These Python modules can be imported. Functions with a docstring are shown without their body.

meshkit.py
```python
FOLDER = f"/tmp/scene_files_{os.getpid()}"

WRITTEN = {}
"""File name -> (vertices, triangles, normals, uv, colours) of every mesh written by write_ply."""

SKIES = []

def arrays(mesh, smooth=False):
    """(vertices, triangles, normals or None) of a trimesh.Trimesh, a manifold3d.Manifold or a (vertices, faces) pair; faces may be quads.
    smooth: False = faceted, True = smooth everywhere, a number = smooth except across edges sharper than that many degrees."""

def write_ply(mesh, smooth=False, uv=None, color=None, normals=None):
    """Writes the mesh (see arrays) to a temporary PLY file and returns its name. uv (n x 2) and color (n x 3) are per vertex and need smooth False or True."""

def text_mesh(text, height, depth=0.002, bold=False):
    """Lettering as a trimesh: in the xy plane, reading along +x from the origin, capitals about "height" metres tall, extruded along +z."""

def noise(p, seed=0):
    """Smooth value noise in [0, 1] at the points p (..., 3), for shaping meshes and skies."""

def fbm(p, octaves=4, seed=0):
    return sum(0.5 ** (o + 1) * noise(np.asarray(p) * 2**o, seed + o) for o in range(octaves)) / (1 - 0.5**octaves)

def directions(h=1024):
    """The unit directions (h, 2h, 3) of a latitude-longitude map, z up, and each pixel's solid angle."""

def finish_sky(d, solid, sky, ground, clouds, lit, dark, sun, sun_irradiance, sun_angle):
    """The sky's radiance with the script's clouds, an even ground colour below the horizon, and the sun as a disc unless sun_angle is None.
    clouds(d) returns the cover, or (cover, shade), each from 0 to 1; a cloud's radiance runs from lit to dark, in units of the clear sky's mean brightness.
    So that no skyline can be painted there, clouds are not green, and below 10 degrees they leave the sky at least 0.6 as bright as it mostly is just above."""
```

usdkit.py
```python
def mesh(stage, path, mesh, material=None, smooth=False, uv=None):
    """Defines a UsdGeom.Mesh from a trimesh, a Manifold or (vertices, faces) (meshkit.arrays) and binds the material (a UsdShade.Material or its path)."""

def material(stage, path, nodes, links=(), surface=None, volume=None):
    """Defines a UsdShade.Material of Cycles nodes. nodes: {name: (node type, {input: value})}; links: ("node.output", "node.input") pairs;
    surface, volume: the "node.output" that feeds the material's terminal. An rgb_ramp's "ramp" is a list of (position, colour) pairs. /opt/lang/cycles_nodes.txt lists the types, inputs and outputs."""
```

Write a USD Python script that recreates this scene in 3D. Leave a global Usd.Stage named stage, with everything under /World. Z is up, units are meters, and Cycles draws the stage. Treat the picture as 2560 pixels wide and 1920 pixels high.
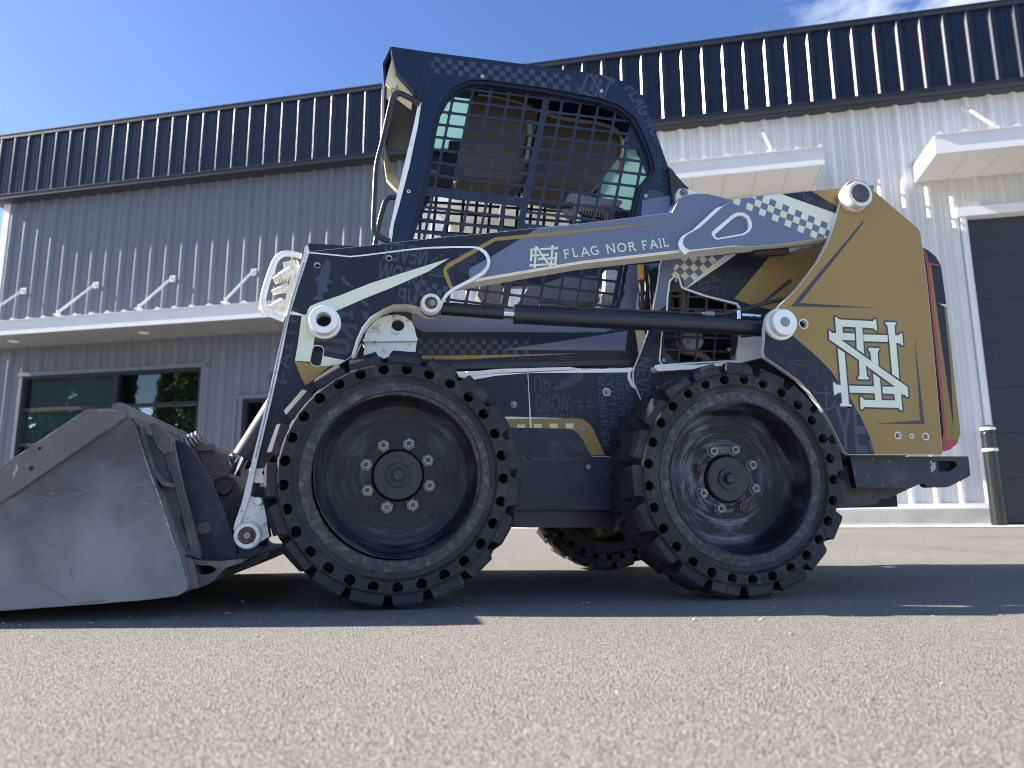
import math, random
import numpy as np, trimesh, shapely
import shapely.geometry as sg
from shapely import affinity
from shapely.ops import unary_union
import manifold3d as m3
import usdkit, meshkit
from pxr import Usd, UsdGeom, UsdLux, UsdShade, Gf, Sdf


EXPOSURE, SKY, SUNI = 1.47, 0.083, 1.25
CLOUD_LOC = (5.84, 8.11, 1.02)
random.seed(7); rng = np.random.default_rng(7)
stage = Usd.Stage.CreateInMemory()
UsdGeom.SetStageUpAxis(stage, UsdGeom.Tokens.z); UsdGeom.SetStageMetersPerUnit(stage, 1.0)
WORLD = UsdGeom.Xform.Define(stage, '/World'); stage.SetDefaultPrim(WORLD.GetPrim())
UsdGeom.Scope.Define(stage, '/World/Looks')

# ------------------------------------------------------------------ camera
CAM = np.array([-0.06619, -2.25945, 0.26611]); YAW, PITCH, ROLL, FPX = 0.1850, 0.18024, -0.00625, 1838.33
FW = np.array([math.sin(YAW) * math.cos(PITCH), math.cos(YAW) * math.cos(PITCH), math.sin(PITCH)])
RT = np.array([math.cos(YAW), -math.sin(YAW), 0.0]); UP = np.cross(RT, FW)
RT, UP = math.cos(ROLL) * RT + math.sin(ROLL) * UP, -math.sin(ROLL) * RT + math.cos(ROLL) * UP
cam = UsdGeom.Camera.Define(stage, '/World/camera')
cam.CreateHorizontalApertureAttr(36.0); cam.CreateVerticalApertureAttr(27.0)
cam.CreateFocalLengthAttr(36.0 * FPX / 2560.0)
cam.CreateClippingRangeAttr(Gf.Vec2f(0.05, 2000.0))
cam.CreateFStopAttr(3.4); cam.CreateFocusDistanceAttr(2.55)
cam.CreateExposureAttr(EXPOSURE)
mtx = Gf.Matrix4d(*[float(v) for row in ((*RT, 0), (*UP, 0), (*(-FW), 0), (*CAM, 1)) for v in row])
UsdGeom.Xformable(cam).AddTransformOp().Set(mtx)

# ------------------------------------------------------------------ sky and sun
SUN = np.array([-1.67, 0.50, 1.0]); SUN /= np.linalg.norm(SUN)
SUN_EL, SUN_ROT = math.asin(SUN[2]), math.atan2(SUN[0], SUN[1])
dome = UsdLux.DomeLight.Define(stage, '/World/sky')
usdkit.material(stage, '/World/Looks/sky_look', {
    'sky': ('sky_texture', {'sky_type': 'single_scattering', 'sun_disc': False, 'sun_elevation': SUN_EL, 'sun_rotation': SUN_ROT, 'altitude': 300.0, 'air_density': 1.0, 'aerosol_density': 0.7, 'ozone_density': 2.2}),
    'tc': ('texture_coordinate', {}), 'map': ('mapping', {'scale': (1.0, 1.0, 2.4), 'location': CLOUD_LOC}),
    'n': ('noise_texture', {'scale': 2.1, 'detail': 9.0, 'roughness': 0.58, 'distortion': 0.25}),
    'mask': ('rgb_ramp', {'ramp': [(0.0, (0, 0, 0)), (0.53, (0, 0, 0)), (0.63, (1, 1, 1)), (1.0, (1, 1, 1))]}),
    'sep': ('separate_xyz', {}), 'side': ('map_range', {'from_min': 0.40, 'from_max': 0.56, 'to_min': 0.0, 'to_max': 0.95, 'clamp': True}),
    'hs': ('hsv', {'hue': .513, 'saturation': 1.18, 'value': 1.08}),
    'mul': ('math', {'math_type': 'multiply'}),
    'cloud': ('color', {'value': (8.2, 8.4, 8.9)}), 'mix': ('mix_color', {'use_clamp': False}),
    'bg': ('background_shader', {'strength': SKY})},
    [('tc.generated', 'map.vector'), ('map.vector', 'n.vector'), ('n.fac', 'mask.fac'), ('tc.generated', 'sep.vector'), ('sep.x', 'side.value'),
     ('mask.color', 'mul.value1'), ('side.result', 'mul.value2'), ('mul.value', 'mix.fac'), ('sky.color', 'hs.color'), ('hs.color', 'mix.a'), ('cloud.color', 'mix.b'), ('mix.result', 'bg.color')],
    surface='bg.background')
UsdShade.MaterialBindingAPI.Apply(dome.GetPrim()).Bind(UsdShade.Material.Get(stage, '/World/Looks/sky_look'))
dome.GetPrim().SetCustomDataByKey('kind', 'structure'); dome.GetPrim().SetCustomDataByKey('label', 'clear blue sky with one white cloud above the roof on the right'); dome.GetPrim().SetCustomDataByKey('category', 'sky')
sun = UsdLux.DistantLight.Define(stage, '/World/sun')
sun.CreateIntensityAttr(SUNI); sun.CreateAngleAttr(0.5); sun.CreateNormalizeAttr(True); sun.CreateColorAttr(Gf.Vec3f(1.0, 0.93, 0.83))
zx = SUN; xx = np.cross([0, 0, 1.0], zx); xx /= np.linalg.norm(xx); yx = np.cross(zx, xx)
UsdGeom.Xformable(sun).AddTransformOp().Set(Gf.Matrix4d(*[float(v) for row in ((*xx, 0), (*yx, 0), (*zx, 0), (0, 0, 20, 1)) for v in row]))

# ------------------------------------------------------------------ helpers
VIEW = dict(f=(0, 0, 1), c1=(0, 0, .43399), c2=(900, 80, .37375), c3=(1600, 0, .43399), c4=(0, 880, .42194), c5=(600, 560, .36166), c6=(1200, 520, .36166),
            c7=(1860, 420, .54264), c8=(1240, 900, .20489), h7=(1560, 660, .18083), b8=(240, 980, .27730), f1=(620, 840, .43400), f2=(1480, 880, .40989),
            g3=(0, 560, .36163), g4=(1980, 1040, .26520), k5=(1650, 440, .24864), k2=(640, 620, .20492), r4=(2230, 600, .36164), L=(2040, 760, .18088),
            i1=(1030, 200, .14467), i2=(1330, 220, .14467), i3=(1010, 420, .18083), i4=(1330, 420, .18083), i6=(630, 590, .14467), u7=(1200, 1240, .22604))


def ray(v, x, y):
    ox, oy, s = VIEW[v]
    return FW * FPX + RT * (ox + x * s - 1280) - UP * (oy + y * s - 960)


def at(v, x, y, Y):                      # the point of the upright plane y = Y seen there
    d = ray(v, x, y)
    return CAM + d * ((Y - CAM[1]) / d[1])


def px(v, pts, Y):                       # outline (x, z) on the plane y = Y
    return [tuple(at(v, a, b, Y)[[0, 2]]) for a, b in pts]


def poly(v, pts, Y, r=0.0):
    p = sg.Polygon(px(v, pts, Y)).buffer(0)
    return rnd(p, r) if r else p


def rnd(p, r):
    return p.buffer(-r, join_style=1).buffer(2 * r, join_style=1).buffer(-r, join_style=1)


def ext(p, y0, t):                       # shapely outline in (x, z) made solid from y0 to y0 + t
    out = []
    for g in getattr(p, 'geoms', [p]):
        if g.geom_type != 'Polygon' or g.area < 1e-7:
            continue
        g = g.simplify(0.00025)
        if g.geom_type != 'Polygon' or g.area < 1e-7:
            continue
        m = trimesh.creation.extrude_polygon(g, t, engine='earcut')
        v = np.array(m.vertices)
        out.append(trimesh.Trimesh(np.c_[v[:, 0], y0 + t - v[:, 2], v[:, 1]], m.faces, process=False))
    return cat(out)


def cat(ms):
    ms = [m for m in ms if m is not None]
    return trimesh.util.concatenate(ms) if ms else None


def mirror(m):                           # to the machine's far side
    v = np.array(m.vertices); v[:, 1] = WID - v[:, 1]
    return trimesh.Trimesh(v, np.array(m.faces)[:, ::-1], process=False)


def box(x0, x1, y0, y1, z0, z1):
    m = trimesh.creation.box([x1 - x0, y1 - y0, z1 - z0]); m.apply_translation([(x0 + x1) / 2, (y0 + y1) / 2, (z0 + z1) / 2]); return m


def cbox(x0, x1, y0, y1, z0, z1, c=.004):   # box with its edges cut off
    a = np.array([(x0 + x1) / 2, (y0 + y1) / 2, (z0 + z1) / 2]); h = np.array([x1 - x0, y1 - y0, z1 - z0]) / 2
    p = []
    for s in np.ndindex(2, 2, 2):
        s = np.array(s) * 2 - 1
        for k in range(3):
            q = h - c; q[k] = h[k]
            p.append(a + s * q)
    return trimesh.convex.convex_hull(np.array(p))


def cyl(a, b, r, n=24, r2=None):
    a, b = np.array(a, float), np.array(b, float); L = np.linalg.norm(b - a)
    if r2 is None:
        m = trimesh.creation.cylinder(radius=r, height=L, sections=n)
    else:
        m = trimesh.creation.revolve([(0, -L / 2), (r, -L / 2), (r2, L / 2), (0, L / 2)], sections=n)
    m.apply_transform(trimesh.geometry.align_vectors([0, 0, 1], (b - a) / L)); m.apply_translation((a + b) / 2); return m


def lathe(prof, c, n=64, axis=(0, 1, 0)):   # profile (r, h) turned about the axis through c
    m = trimesh.creation.revolve(prof, sections=n)
    m.apply_transform(trimesh.geometry.align_vectors([0, 0, 1], axis)); m.apply_translation(c); return m


def spline(pts, n=8):
    p = np.array(pts, float); p = np.vstack([2 * p[0] - p[1], p, 2 * p[-1] - p[-2]]); out = []
    for i in range(1, len(p) - 2):
        for t in np.linspace(0, 1, n, endpoint=False):
            a, b, c, d = p[i - 1:i + 3]
            out.append(.5 * ((2 * b) + (c - a) * t + (2 * a - 5 * b + 4 * c - d) * t * t + (3 * b - a - 3 * c + d) * t ** 3))
    return np.array(out + [p[-2]])


def tube(pts, r, n=10, smooth=6):
    p = spline(pts, smooth) if smooth else np.array(pts, float)
    t = np.gradient(p, axis=0); t /= np.linalg.norm(t, axis=1)[:, None]
    u = np.cross(t[0], [0.3, 0.2, 1.0]); u /= np.linalg.norm(u); V = []
    a = np.linspace(0, 2 * math.pi, n, endpoint=False)
    for i in range(len(p)):
        u = u - t[i] * (u @ t[i]); u /= np.linalg.norm(u); w = np.cross(t[i], u)
        V.append(p[i] + r * (np.outer(np.cos(a), u) + np.outer(np.sin(a), w)))
    k = len(p); V = np.vstack(V + [p[:1], p[-1:]]); F = []
    for i in range(k - 1):
        for j in range(n):
            b, c = i * n + j, i * n + (j + 1) % n
            F += [(b, c, c + n), (b, c + n, b + n)]
    for j in range(n):
        F += [(k * n, (j + 1) % n, j), (k * n + 1, (k - 1) * n + j, (k - 1) * n + (j + 1) % n)]
    return trimesh.Trimesh(V, F, process=False)


USED, ORG = {}, {}


def newpath(parent, name):
    k = USED.get((parent, name), 0); USED[(parent, name)] = k + 1
    return f'{parent}/{name}' + (f'_{k:03d}' if k else '')


def tag(path, label=None, cat_=None, group=None, kind=None):
    pr = stage.GetPrimAtPath(path)
    for k, v in (('label', label), ('category', cat_), ('group', group), ('kind', kind)):
        if v:
            pr.SetCustomDataByKey(k, v)
    return path


def thing(name, label, cat_, loc=(0, 0, 0), group=None, kind=None):
    p = newpath('/World', name)
    x = UsdGeom.Xform.Define(stage, p); x.AddTranslateOp().Set(Gf.Vec3d(*[float(v) for v in loc])); ORG[p] = np.array(loc, float)
    return tag(p, label, cat_, group, kind)


def org(path):
    return ORG.get('/'.join(path.split('/')[:3]), np.zeros(3))


def obj(name, mesh, mat, parent='/World', smooth=30, label=None, cat_=None, group=None, kind=None):
    if mesh is None or len(mesh.faces) == 0:
        return None
    p = newpath(parent, name)
    m = mesh.copy(); m.apply_translation(-org(p))
    usdkit.mesh(stage, p, m, MAT[mat], smooth=smooth)
    return tag(p, label, cat_, group, kind)


def node(name, parent, label=None):       # a part that only holds sub-parts
    p = newpath(parent, name); UsdGeom.Xform.Define(stage, p); return tag(p, label)


# ------------------------------------------------------------------ materials
MAT = {}


def paint(name, col, rough=.5, metal=0., col2=None, scale=6., lo=.5, hi=.7, detail=6., bump=0., bscale=60., coat=0., stretch=(1, 1, 1), spec=.5, fine=None, rough2=None):
    """A surface of one colour with worn or dirty patches of a second one and a little relief."""
    nodes = {'g': ('geometry', {}), 'map': ('mapping', {'scale': stretch}), 'n': ('noise_texture', {'scale': scale, 'detail': detail, 'roughness': .65}),
             'r': ('map_range', {'from_min': lo, 'from_max': hi, 'clamp': True}), 'mix': ('mix_color', {'a': col, 'b': col2 or tuple(c * .82 for c in col)}),
             'n2': ('noise_texture', {'scale': scale * .4, 'detail': 3.}), 'r2': ('map_range', {'from_min': .3, 'from_max': .7, 'to_min': rough * .88, 'to_max': min(1., rough * 1.12), 'clamp': True}),
             'p': ('principled_bsdf', {'metallic': metal, 'coat_weight': coat, 'coat_roughness': .15, 'specular_ior_level': spec})}
    links = [('g.position', 'map.vector'), ('map.vector', 'n.vector'), ('n.fac', 'r.value'), ('r.result', 'mix.fac'), ('g.position', 'n2.vector'), ('n2.fac', 'r2.value'), ('r2.result', 'p.roughness')]
    last = 'mix.result'
    if fine:                              # small specks of a third colour
        fc, fs, ft = fine
        nodes['nf'] = ('noise_texture', {'scale': fs, 'detail': 2.}); nodes['rf'] = ('map_range', {'from_min': ft, 'from_max': ft + .06, 'clamp': True}); nodes['mf'] = ('mix_color', {'b': fc})
        links += [('map.vector', 'nf.vector'), ('nf.fac', 'rf.value'), ('rf.result', 'mf.fac'), ('mix.result', 'mf.a')]; last = 'mf.result'
    links.append((last, 'p.base_color'))
    if bump:
        nodes['nb'] = ('noise_texture', {'scale': bscale, 'detail': 4.}); nodes['b'] = ('bump', {'strength': bump, 'distance': .002})
        links += [('g.position', 'nb.vector'), ('nb.fac', 'b.height'), ('b.normal', 'p.normal')]
    MAT[name] = usdkit.material(stage, f'/World/Looks/{name}', nodes, links, surface='p.BSDF')


paint('rubber', (.0175, .018, .0205), .72, col2=(.060, .055, .049), scale=8, lo=.50, hi=.74, bump=.6, bscale=90, spec=.35, fine=((.13, .125, .115), 70, .72))
paint('bead', (.034, .034, .036), .6, col2=(.135, .122, .105), scale=42, lo=.48, hi=.76, bump=.5, bscale=60, spec=.35, stretch=(1, .4, 1))
paint('rim_black', (.030, .032, .037), .42, col2=(.10, .112, .14), scale=5, lo=.54, hi=.72, stretch=(1, 1, 2.6), fine=((.22, .23, .26), 24, .72))
paint('hub_black', (.018, .019, .023), .5, col2=(.10, .06, .045), scale=30, lo=.62, hi=.75)
paint('nut_steel', (.25, .25, .25), .5, .6, col2=(.2, .19, .17), scale=60)
paint('rusty', (.12, .062, .035), .8, col2=(.045, .03, .025), scale=40, lo=.4, hi=.6, bump=.4)
paint('white_paint', (.74, .74, .72), .38, col2=(.62, .60, .55), scale=14, lo=.55, hi=.75, coat=.15)
paint('white_worn', (.66, .65, .62), .5, col2=(.30, .25, .20), scale=34, lo=.56, hi=.68, fine=((.06, .055, .05), 120, .68))
paint('cream_steel', (.72, .69, .60), .42, col2=(.55, .49, .38), scale=30, lo=.55, hi=.75)
paint('beige_under', (.80, .74, .64), .45, col2=(.62, .52, .40), scale=9, lo=.55, hi=.8)
paint('navy', (.0132, .0148, .0225), .46, col2=(.019, .021, .032), scale=4, spec=.32, fine=((.06, .055, .05), 160, .75))
paint('navy_cab', (.0085, .0145, .034), .40, col2=(.014, .019, .037), scale=4, spec=.38)
paint('navy_ghost', (.048, .055, .084), .46, col2=(.040, .047, .072), scale=20, spec=.32)
paint('navy_ghost_dark', (.046, .045, .053), .46, col2=(.038, .038, .046), scale=20, spec=.32)
paint('slate', (.124, .143, .208), .42, col2=(.113, .131, .19), scale=3, spec=.4)
paint('gold', (.285, .186, .055), .52, col2=(.265, .172, .05), scale=3, spec=.32)
paint('cream', (.66, .66, .50), .48, col2=(.60, .60, .45), scale=8)
paint('cream_check', (.62, .60, .44), .5, col2=(.58, .56, .40), scale=8, fine=((.12, .11, .08), 150, .66))
paint('line_navy', (.030, .034, .052), .45)
paint('frame_navy', (.0135, .0165, .028), .55, col2=(.055, .052, .050), scale=11, lo=.54, hi=.74, bump=.3, fine=((.13, .10, .07), 60, .71))
paint('bumper_worn', (.014, .0165, .027), .55, col2=(.075, .072, .075), scale=9, lo=.54, hi=.70, bump=.3, stretch=(1, 1, .6), fine=((.16, .11, .07), 42, .66))
paint('bare_steel', (.30, .295, .29), .4, .5, col2=(.14, .13, .13), scale=60, lo=.45, hi=.6)
paint('rust_stain', (.165, .125, .098), .7, col2=(.12, .10, .09), scale=50, lo=.4, hi=.6)
paint('mesh_navy', (.012, .017, .034), .45)
paint('black_steel', (.017, .018, .022), .38, col2=(.05, .042, .035), scale=12, lo=.6, hi=.78, bump=.2)
paint('cylinder_black', (.013, .015, .021), .34, col2=(.11, .085, .06), scale=16, lo=.66, hi=.80, bump=.15, stretch=(.5, 1, 1))
paint('chrome', (.8, .8, .82), .09, 1.)
paint('dark', (.008, .008, .009), .8)
paint('hose_black', (.018, .018, .02), .55)
paint('grill_black', (.016, .017, .02), .6, col2=(.05, .045, .04), scale=14)
paint('steel_brown', (.105, .088, .086), .5, .3, col2=(.15, .13, .125), scale=7, lo=.45, hi=.7, bump=.1, fine=((.34, .31, .28), 55, .72))
paint('steel_dark', (.055, .054, .055), .55, .2, col2=(.12, .105, .09), scale=12, lo=.5, hi=.7, bump=.2)
paint('cushion', (.080, .070, .054), .8, col2=(.065, .057, .044), scale=8, bump=.4, bscale=300)
paint('cushion_light', (.28, .25, .20), .8)
paint('headliner', (.15, .066, .036), .85, col2=(.12, .052, .028), scale=6)
paint('orange_belt', (.62, .07, .015), .7)
paint('red_paint', (.42, .028, .026), .4, col2=(.30, .02, .02), scale=12)
paint('lamp_cream', (.70, .62, .42), .35, col2=(.56, .47, .30), scale=14)
paint('pipe_beige', (.36, .27, .18), .6, col2=(.22, .15, .1), scale=12)
paint('canister', (.62, .64, .68), .5)
paint('label_yellow', (.62, .33, .05), .5, col2=(.45, .2, .04), scale=40)
paint('mud', (.23, .165, .105), .95, col2=(.10, .07, .045), scale=26, lo=.42, hi=.6, bump=1., bscale=40)
# building
paint('wall_grey', (.140, .149, .176), .42, col2=(.13, .138, .164), scale=2, spec=.5)
paint('wall_white', (.62, .615, .60), .42, col2=(.59, .585, .57), scale=2, spec=.5)
paint('trim_white', (.74, .745, .75), .35, col2=(.70, .70, .69), scale=3)
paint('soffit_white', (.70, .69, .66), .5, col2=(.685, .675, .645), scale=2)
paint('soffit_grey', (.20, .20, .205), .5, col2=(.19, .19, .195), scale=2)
paint('fascia_dark', (.0125, .0155, .027), .27, col2=(.011, .014, .024), scale=2, spec=.42)
paint('fascia_trim', (.032, .034, .040), .4, spec=.35)
paint('concrete', (.50, .485, .45), .85, col2=(.38, .365, .33), scale=3, lo=.45, hi=.7, bump=.3, fine=((.14, .13, .12), 40, .70))
paint('apron', (.66, .645, .61), .85, col2=(.60, .585, .55), scale=2, bump=.3)
paint('door_dark', (.030, .032, .040), .5)
paint('window_frame', (.020, .022, .027), .45, spec=.25)
paint('blind', (.20, .25, .26), .7, col2=(.16, .20, .21), scale=5, stretch=(12, 12, .2), lo=.45, hi=.6)
paint('bollard_black', (.016, .017, .019), .28)
paint('bark', (.10, .075, .055), .9, col2=(.06, .045, .035), scale=12, bump=.6, bscale=20)
paint('stone', (.42, .40, .37), .9, col2=(.25, .24, .23), scale=90)
paint('tinted_lens', (.5, .5, .46), .2)

MAT['foliage'] = usdkit.material(stage, '/World/Looks/foliage', {
    'i': ('geometry', {}), 'r': ('rgb_ramp', {'ramp': [(0, (.055, .10, .03)), (.5, (.085, .14, .04)), (1, (.12, .165, .055))]}),
    'p': ('principled_bsdf', {'roughness': .55}), 't': ('translucent_bsdf', {'color': (.22, .33, .09)}), 'm': ('mix_closure', {'fac': .42})},
    [('i.random_per_island', 'r.fac'), ('r.color', 'p.base_color'), ('p.BSDF', 'm.closure1'), ('t.BSDF', 'm.closure2')], surface='m.closure')
MAT['pane'] = usdkit.material(stage, '/World/Looks/pane', {
    'f': ('fresnel', {'IOR': 1.9}), 't': ('transparent_bsdf', {'color': (.74, .86, .85)}), 'g': ('glossy_bsdf', {'roughness': .004, 'color': (.95, 1., 1.)}), 'm': ('mix_closure', {})},
    [('f.fac', 'm.fac'), ('t.BSDF', 'm.closure1'), ('g.BSDF', 'm.closure2')], surface='m.closure')
MAT['teal_pane'] = usdkit.material(stage, '/World/Looks/teal_pane', {
    't': ('transparent_bsdf', {'color': (.55, .78, .74)}), 'd': ('translucent_bsdf', {'color': (.30, .42, .40)}), 'm': ('mix_closure', {'fac': .70})},
    [('t.BSDF', 'm.closure1'), ('d.BSDF', 'm.closure2')], surface='m.closure')
MAT['asphalt'] = usdkit.material(stage, '/World/Looks/asphalt', {
    'g': ('geometry', {}), 'w': ('noise_texture', {'scale': 120., 'detail': 2.}), 'wm': ('mix_vector', {'fac': .006}),
    'v': ('voronoi_texture', {'scale': 330., 'feature': 'f1'}), 'v2': ('voronoi_texture', {'scale': 620., 'feature': 'f1'}),
    'sep': ('separate_color', {}), 'ramp': ('rgb_ramp', {'ramp': [(0, (.16, .154, .148)), (.20, (.32, .308, .29)), (.55, (.45, .432, .405)), (.85, (.57, .55, .515)), (1, (.72, .70, .66))]}),
    'sep2': ('separate_color', {}), 'ramp2': ('rgb_ramp', {'ramp': [(0, (.20, .193, .184)), (.5, (.40, .385, .362)), (1, (.56, .54, .505))]}),
    'fm': ('mix_color', {'fac': .45}),
    'edge': ('map_range', {'from_min': .32, 'from_max': .72, 'to_min': 1.0, 'to_max': .34, 'clamp': True}), 'em': ('mix_color', {'blend_type': 'multiply', 'fac': 1.0}),
    'big': ('noise_texture', {'scale': .7, 'detail': 5.}), 'bigr': ('rgb_ramp', {'ramp': [(.28, (.86, .86, .815)), (.42, (1.07, 1.07, 1.0)), (.72, (1.17, 1.165, 1.085))]}), 'bm': ('mix_color', {'blend_type': 'multiply', 'fac': 1.0, 'use_clamp': False}),
    'bump': ('bump', {'strength': 1.0, 'distance': .005, 'invert': True}), 'b2n': ('noise_texture', {'scale': 30., 'detail': 4.}), 'bump2': ('bump', {'strength': .35, 'distance': .004}),
    'p': ('principled_bsdf', {'roughness': .95, 'specular_ior_level': .10})},
    [('g.position', 'w.vector'), ('g.position', 'wm.a'), ('w.color', 'wm.b'), ('wm.result', 'v.vector'), ('wm.result', 'v2.vector'), ('v.color', 'sep.color'), ('sep.r', 'ramp.fac'), ('v2.color', 'sep2.color'), ('sep2.g', 'ramp2.fac'),
     ('ramp.color', 'fm.a'), ('ramp2.color', 'fm.b'), ('v.distance', 'edge.value'), ('fm.result', 'em.a'), ('edge.result', 'em.b'), ('g.position', 'big.vector'), ('big.fac', 'bigr.fac'), ('em.result', 'bm.a'), ('bigr.color', 'bm.b'),
     ('bm.result', 'p.base_color'), ('g.position', 'b2n.vector'), ('b2n.fac', 'bump2.height'), ('v.distance', 'bump.height'), ('bump2.normal', 'bump.normal'), ('bump.normal', 'p.normal')], surface='p.BSDF')

# bucket plate: dark mill paint above, scoured bare towards the ground, with fine horizontal scratches and a few rust runs
MAT['steel_bucket'] = usdkit.material(stage, '/World/Looks/steel_bucket', {
    'g': ('geometry', {}), 'sep': ('separate_xyz', {}), 'n': ('noise_texture', {'scale': 3.4, 'detail': 6., 'roughness': .62}),
    'h': ('map_range', {'from_min': .06, 'from_max': .50, 'to_min': .80, 'to_max': .10, 'clamp': True}), 'nm': ('map_range', {'from_min': .3, 'from_max': .7, 'to_min': -.45, 'to_max': .45}), 'add': ('math', {'math_type': 'add', 'use_clamp': True}),
    'mix': ('mix_color', {'a': (.052, .047, .048), 'b': (.185, .182, .188)}),
    'ms': ('mapping', {'scale': (9., 9., 110.), 'rotation': (0, .25, 0)}), 'ns': ('noise_texture', {'scale': 1., 'detail': 4., 'roughness': .7}), 'rs': ('map_range', {'from_min': .60, 'from_max': .82, 'to_max': .26, 'clamp': True}), 'ms2': ('mix_color', {'b': (.30, .295, .29)}),
    'mr': ('mapping', {'scale': (34., 1., 3.5), 'location': (3.1, 0, .7)}), 'nr': ('noise_texture', {'scale': 1., 'detail': 3.}), 'rr': ('map_range', {'from_min': .67, 'from_max': .75, 'to_max': .6, 'clamp': True}), 'mx': ('mix_color', {'b': (.15, .115, .09)}),
    'nd': ('noise_texture', {'scale': 130., 'detail': 2.}), 'rd': ('map_range', {'from_min': .66, 'from_max': .72, 'to_max': .6, 'clamp': True}), 'md': ('mix_color', {'b': (.05, .045, .043)}),
    'nb': ('noise_texture', {'scale': 120., 'detail': 4.}), 'b': ('bump', {'strength': .22, 'distance': .002}),
    'p': ('principled_bsdf', {'roughness': .46, 'metallic': .25, 'specular_ior_level': .45})},
    [('g.position', 'sep.vector'), ('sep.z', 'h.value'), ('g.position', 'n.vector'), ('n.fac', 'nm.value'), ('h.result', 'add.value1'), ('nm.result', 'add.value2'), ('add.value', 'mix.fac'),
     ('g.position', 'ms.vector'), ('ms.vector', 'ns.vector'), ('ns.fac', 'rs.value'), ('rs.result', 'ms2.fac'), ('mix.result', 'ms2.a'),
     ('g.position', 'mr.vector'), ('mr.vector', 'nr.vector'), ('nr.fac', 'rr.value'), ('rr.result', 'mx.fac'), ('ms2.result', 'mx.a'),
     ('g.position', 'nd.vector'), ('nd.fac', 'rd.value'), ('rd.result', 'md.fac'), ('mx.result', 'md.a'), ('md.result', 'p.base_color'),
     ('g.position', 'nb.vector'), ('nb.fac', 'b.height'), ('b.normal', 'p.normal')], surface='p.BSDF')


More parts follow.
